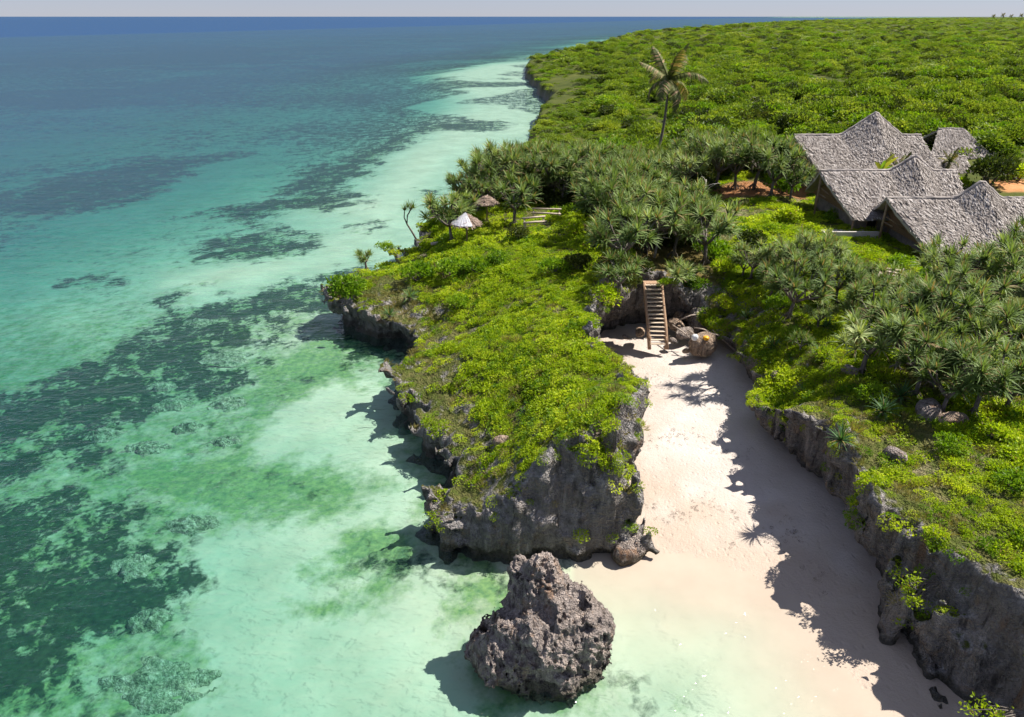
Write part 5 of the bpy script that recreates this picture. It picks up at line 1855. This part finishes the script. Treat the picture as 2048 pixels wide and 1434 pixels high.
# banana like yellow plant by the tall roof
g = at_y(1757, 345, 74.0)
h = empty('banana_plant', (g.x, g.y, ground(g.x, g.y)))
tag(h, 'yellow leaved banana plant leaning before the tallest thatched roof', 'plant')
MB().tube([(0, 0, -.2), (0.1, 0, 2.5), (0.3, 0, 4.2)], [.15, .13, .08], 8).build('stem', M['yellow_leaf'], h, True)
for k, (dx, dy, dz, l) in enumerate(((0.3, -.3, 1, 2.2), (0.5, 0.2, 1.3, 2.3), (-0.5, -.2, 1.0, 1.7), (-.2, -.5, 1.2, 1.9), (0.7, -.2, .7, 1.6))):
    cv, cf = [], []
    dr = Vector((dx, dy, dz)).normalized(); sd = dr.cross(Vector((0, -1, 0.2))).normalized(); q = Vector((0.25, 0, 3.9))
    for j in range(9):
        w = 0.2 * math.sin(math.pi * min(1, (j + .6) / 9)) + .02
        cv += [q + sd * w, q - Vector((0, 0, .05)), q - sd * w]
        q = q + dr * l / 8
        dr = (dr + Vector((0, 0, -.13))).normalized()
    cf = [(3 * j + a, 3 * j + a + 1, 3 * j + a + 4, 3 * j + a + 3) for j in range(8) for a in (0, 1)]
    m = MB(); m.v, m.f = cv, cf
    m.build('leaf', M['yellow_leaf'] if k < 3 else M['shrub_leaf'], h)

# ------------------------------------------------------------------ coconut palm
def frond_mesh(seed, L, droop, mat='frond_leaf'):
    rg = random.Random(seed)
    m = MB()
    pts, q, dr = [], Vector((0, 0, 0)), Vector((1, 0, 0.55)).normalized()
    n = 14
    for j in range(n + 1):
        pts.append(q.copy())
        q = q + dr * L / n
        dr = (dr + Vector((0, 0, -droop / n * (0.4 + 1.6 * j / n)))).normalized()
    m.tube(pts, [0.06 * (1 - j / (n + 2)) for j in range(n + 1)], 5)
    for j in range(1, 44):
        t_ = j / 44 * n
        i = min(int(t_), n - 1); f_ = t_ - i
        a = pts[i].lerp(pts[i + 1], f_)
        ax = (pts[i + 1] - pts[i]).normalized()
        ll = 1.15 * math.sin(math.pi * min(0.97, 0.12 + 0.88 * j / 44)) ** 0.6 * rg.uniform(.8, 1.1)
        for s in (-1, 1):
            dr = (ax * 0.55 + Vector((0, s * 1.0, 0)) + Vector((0, 0, -0.55 + rg.uniform(-.2, .2)))).normalized()
            w = 0.075
            e = a + dr * ll
            mid = a + dr * ll * .5 + Vector((0, 0, .05))
            e = e + Vector((0, 0, -.15))
            m.add([a + ax * w, a - ax * w, mid - ax * w, mid + ax * w, e], [(0, 1, 2, 3), (3, 2, 4)])
    return m.mesh('frond', M[mat])


FRN = [frond_mesh(31, 4.6, 1.5), frond_mesh(32, 4.2, 2.2), frond_mesh(33, 4.3, 0.5)]


def palm(loc, hgt, label, group, s=1.0, lean=(0.9, 0), n=15, seed=1, name='coconut_palm'):
    h = empty(name, loc)
    h.scale = (s, s, s)
    tag(h, label, 'palm', group)
    rg = random.Random(seed)
    tp = Vector((lean[0], lean[1], hgt))
    pts = [Vector((lean[0] * (t_ ** 1.0), lean[1] * t_, hgt * t_)) + Vector((math.sin(t_ * 3.1) * 0.35, 0, 0)) for t_ in [i / 12 for i in range(13)]]
    MB().tube([Vector((0, 0, -.5))] + pts, [0.26] + [0.22 - .10 * i / 12 for i in range(13)], 8, wob=.05).build('trunk', M['bark'], h, True)
    for k in range(n):
        a = k * 2.399 + rg.uniform(-.2, .2)
        up = 1.05 - 1.75 * k / n
        o = link(bpy.data.objects.new('frond', FRN[2 if k < 5 else (0 if k < n - 4 else 1)]), h)
        o.location = tp
        o.rotation_euler = Euler((rg.uniform(-.3, .3), -up + 0.25, a), 'XYZ')
        sc_ = rg.uniform(1.0, 1.3)
        o.scale = (sc_, sc_, sc_)
    for k in range(5):
        a = k * 1.26
        m = MB()
        m.tube([(0, 0, -.16), (0, 0, -.08), (0, 0, .04), (0, 0, .12)], [.03, .12, .12, .03], 7)
        o = m.build('coconut', M['timber'], h, True)
        o.location = tp + Vector((math.cos(a) * .28, math.sin(a) * .28, -.3))


pb = at_y(1313, 292, 98.0)
ptop = at_y(1337, 158, 98.0)
gz = ground(pb.x, pb.y)
palm((pb.x, pb.y, gz), ptop.z - gz, 'single tall coconut palm rising above the scrub behind the thicket', None, 1.0, (ptop.x - pb.x, 0), 11, 4)
for k, (u, y_, s, lab) in enumerate(((1985, 1500, 1.0, 'leftmost tiny palm on the far right skyline'), (2003, 1450, 1.15, 'second tiny palm from the left on the far right skyline'),
                                     (2020, 1550, 1.0, 'third tiny palm from the left on the far right skyline'), (2040, 1480, 1.1, 'rightmost tiny palm on the far right skyline'))):
    q = at_y(u, 40, y_)
    palm((q.x, q.y, ground(q.x, q.y)), 11, lab, 'far palms on the skyline', s, (0.5, 0), 11, 40 + k)
g = at_y(1808, 300, 76)
palm((g.x, g.y, ground(g.x, g.y)), 9.0, 'small slim young palm between the tall roof and the roof behind it', None, 0.42, (0.1, 0), 9, 77, 'young_palm')
g = at_y(1893, 345, 90)
palm((g.x, g.y, ground(g.x, g.y)), 6.0, 'small young palm before the low shed roof', None, 0.33, (0.1, 0), 8, 78, 'young_palm')

# ------------------------------------------------------------------ leafy sprigs on the cliff face
def sprig(label, loc, s, seed, dirx=-1):
    h = empty('cliff_sprig', loc)
    tag(h, label, 'plant', 'leafy sprigs growing from the cliff face')
    rg = random.Random(seed)
    sm = MB(); P_, D_ = [], []
    for k in range(9):
        e = Vector((dirx * rg.uniform(.35, 1.2), rg.uniform(-.6, .5), rg.uniform(-.55, .5))) * s
        sm.tube([(0.3, 0, 0), e * .5 + Vector((0, 0, .1)), e], [.03, .022, .012], 5)
        for j in range(34):
            P_.append(e + Vector((rg.gauss(0, .13), rg.gauss(0, .13), rg.gauss(0, .10))) * s); D_.append((rg.gauss(0, 1), rg.gauss(0, 1), rg.gauss(.6, .6)))
    sm.build('stem', M['bark'], h)
    v, f = leaf_cards(np.array([tuple(q) for q in P_]), np.array(D_), 0.13 * s, 0.08 * s, .8)
    me = np_mesh('leaves', v, f, False); me.materials.append(M['cover_leaf'])
    link(bpy.data.objects.new('leaves', me), h)


q = P(1862, 1165, 3.3); sprig('leafy sprig sticking out of the right cliff face over the shaded sand', q, 1.1, 3)
q = P(2035, 1425, 3.0); sprig('leafy sprig in the bottom right corner of the picture', q, 1.2, 4)
q = P(895, 1040, 1.8); sprig('leafy tuft on the left front corner of the headland wall', q, 0.8, 5)
q = P(1238, 940, 3.2); sprig('small green tuft on the right side of the headland front wall', q, 0.6, 6, 1)
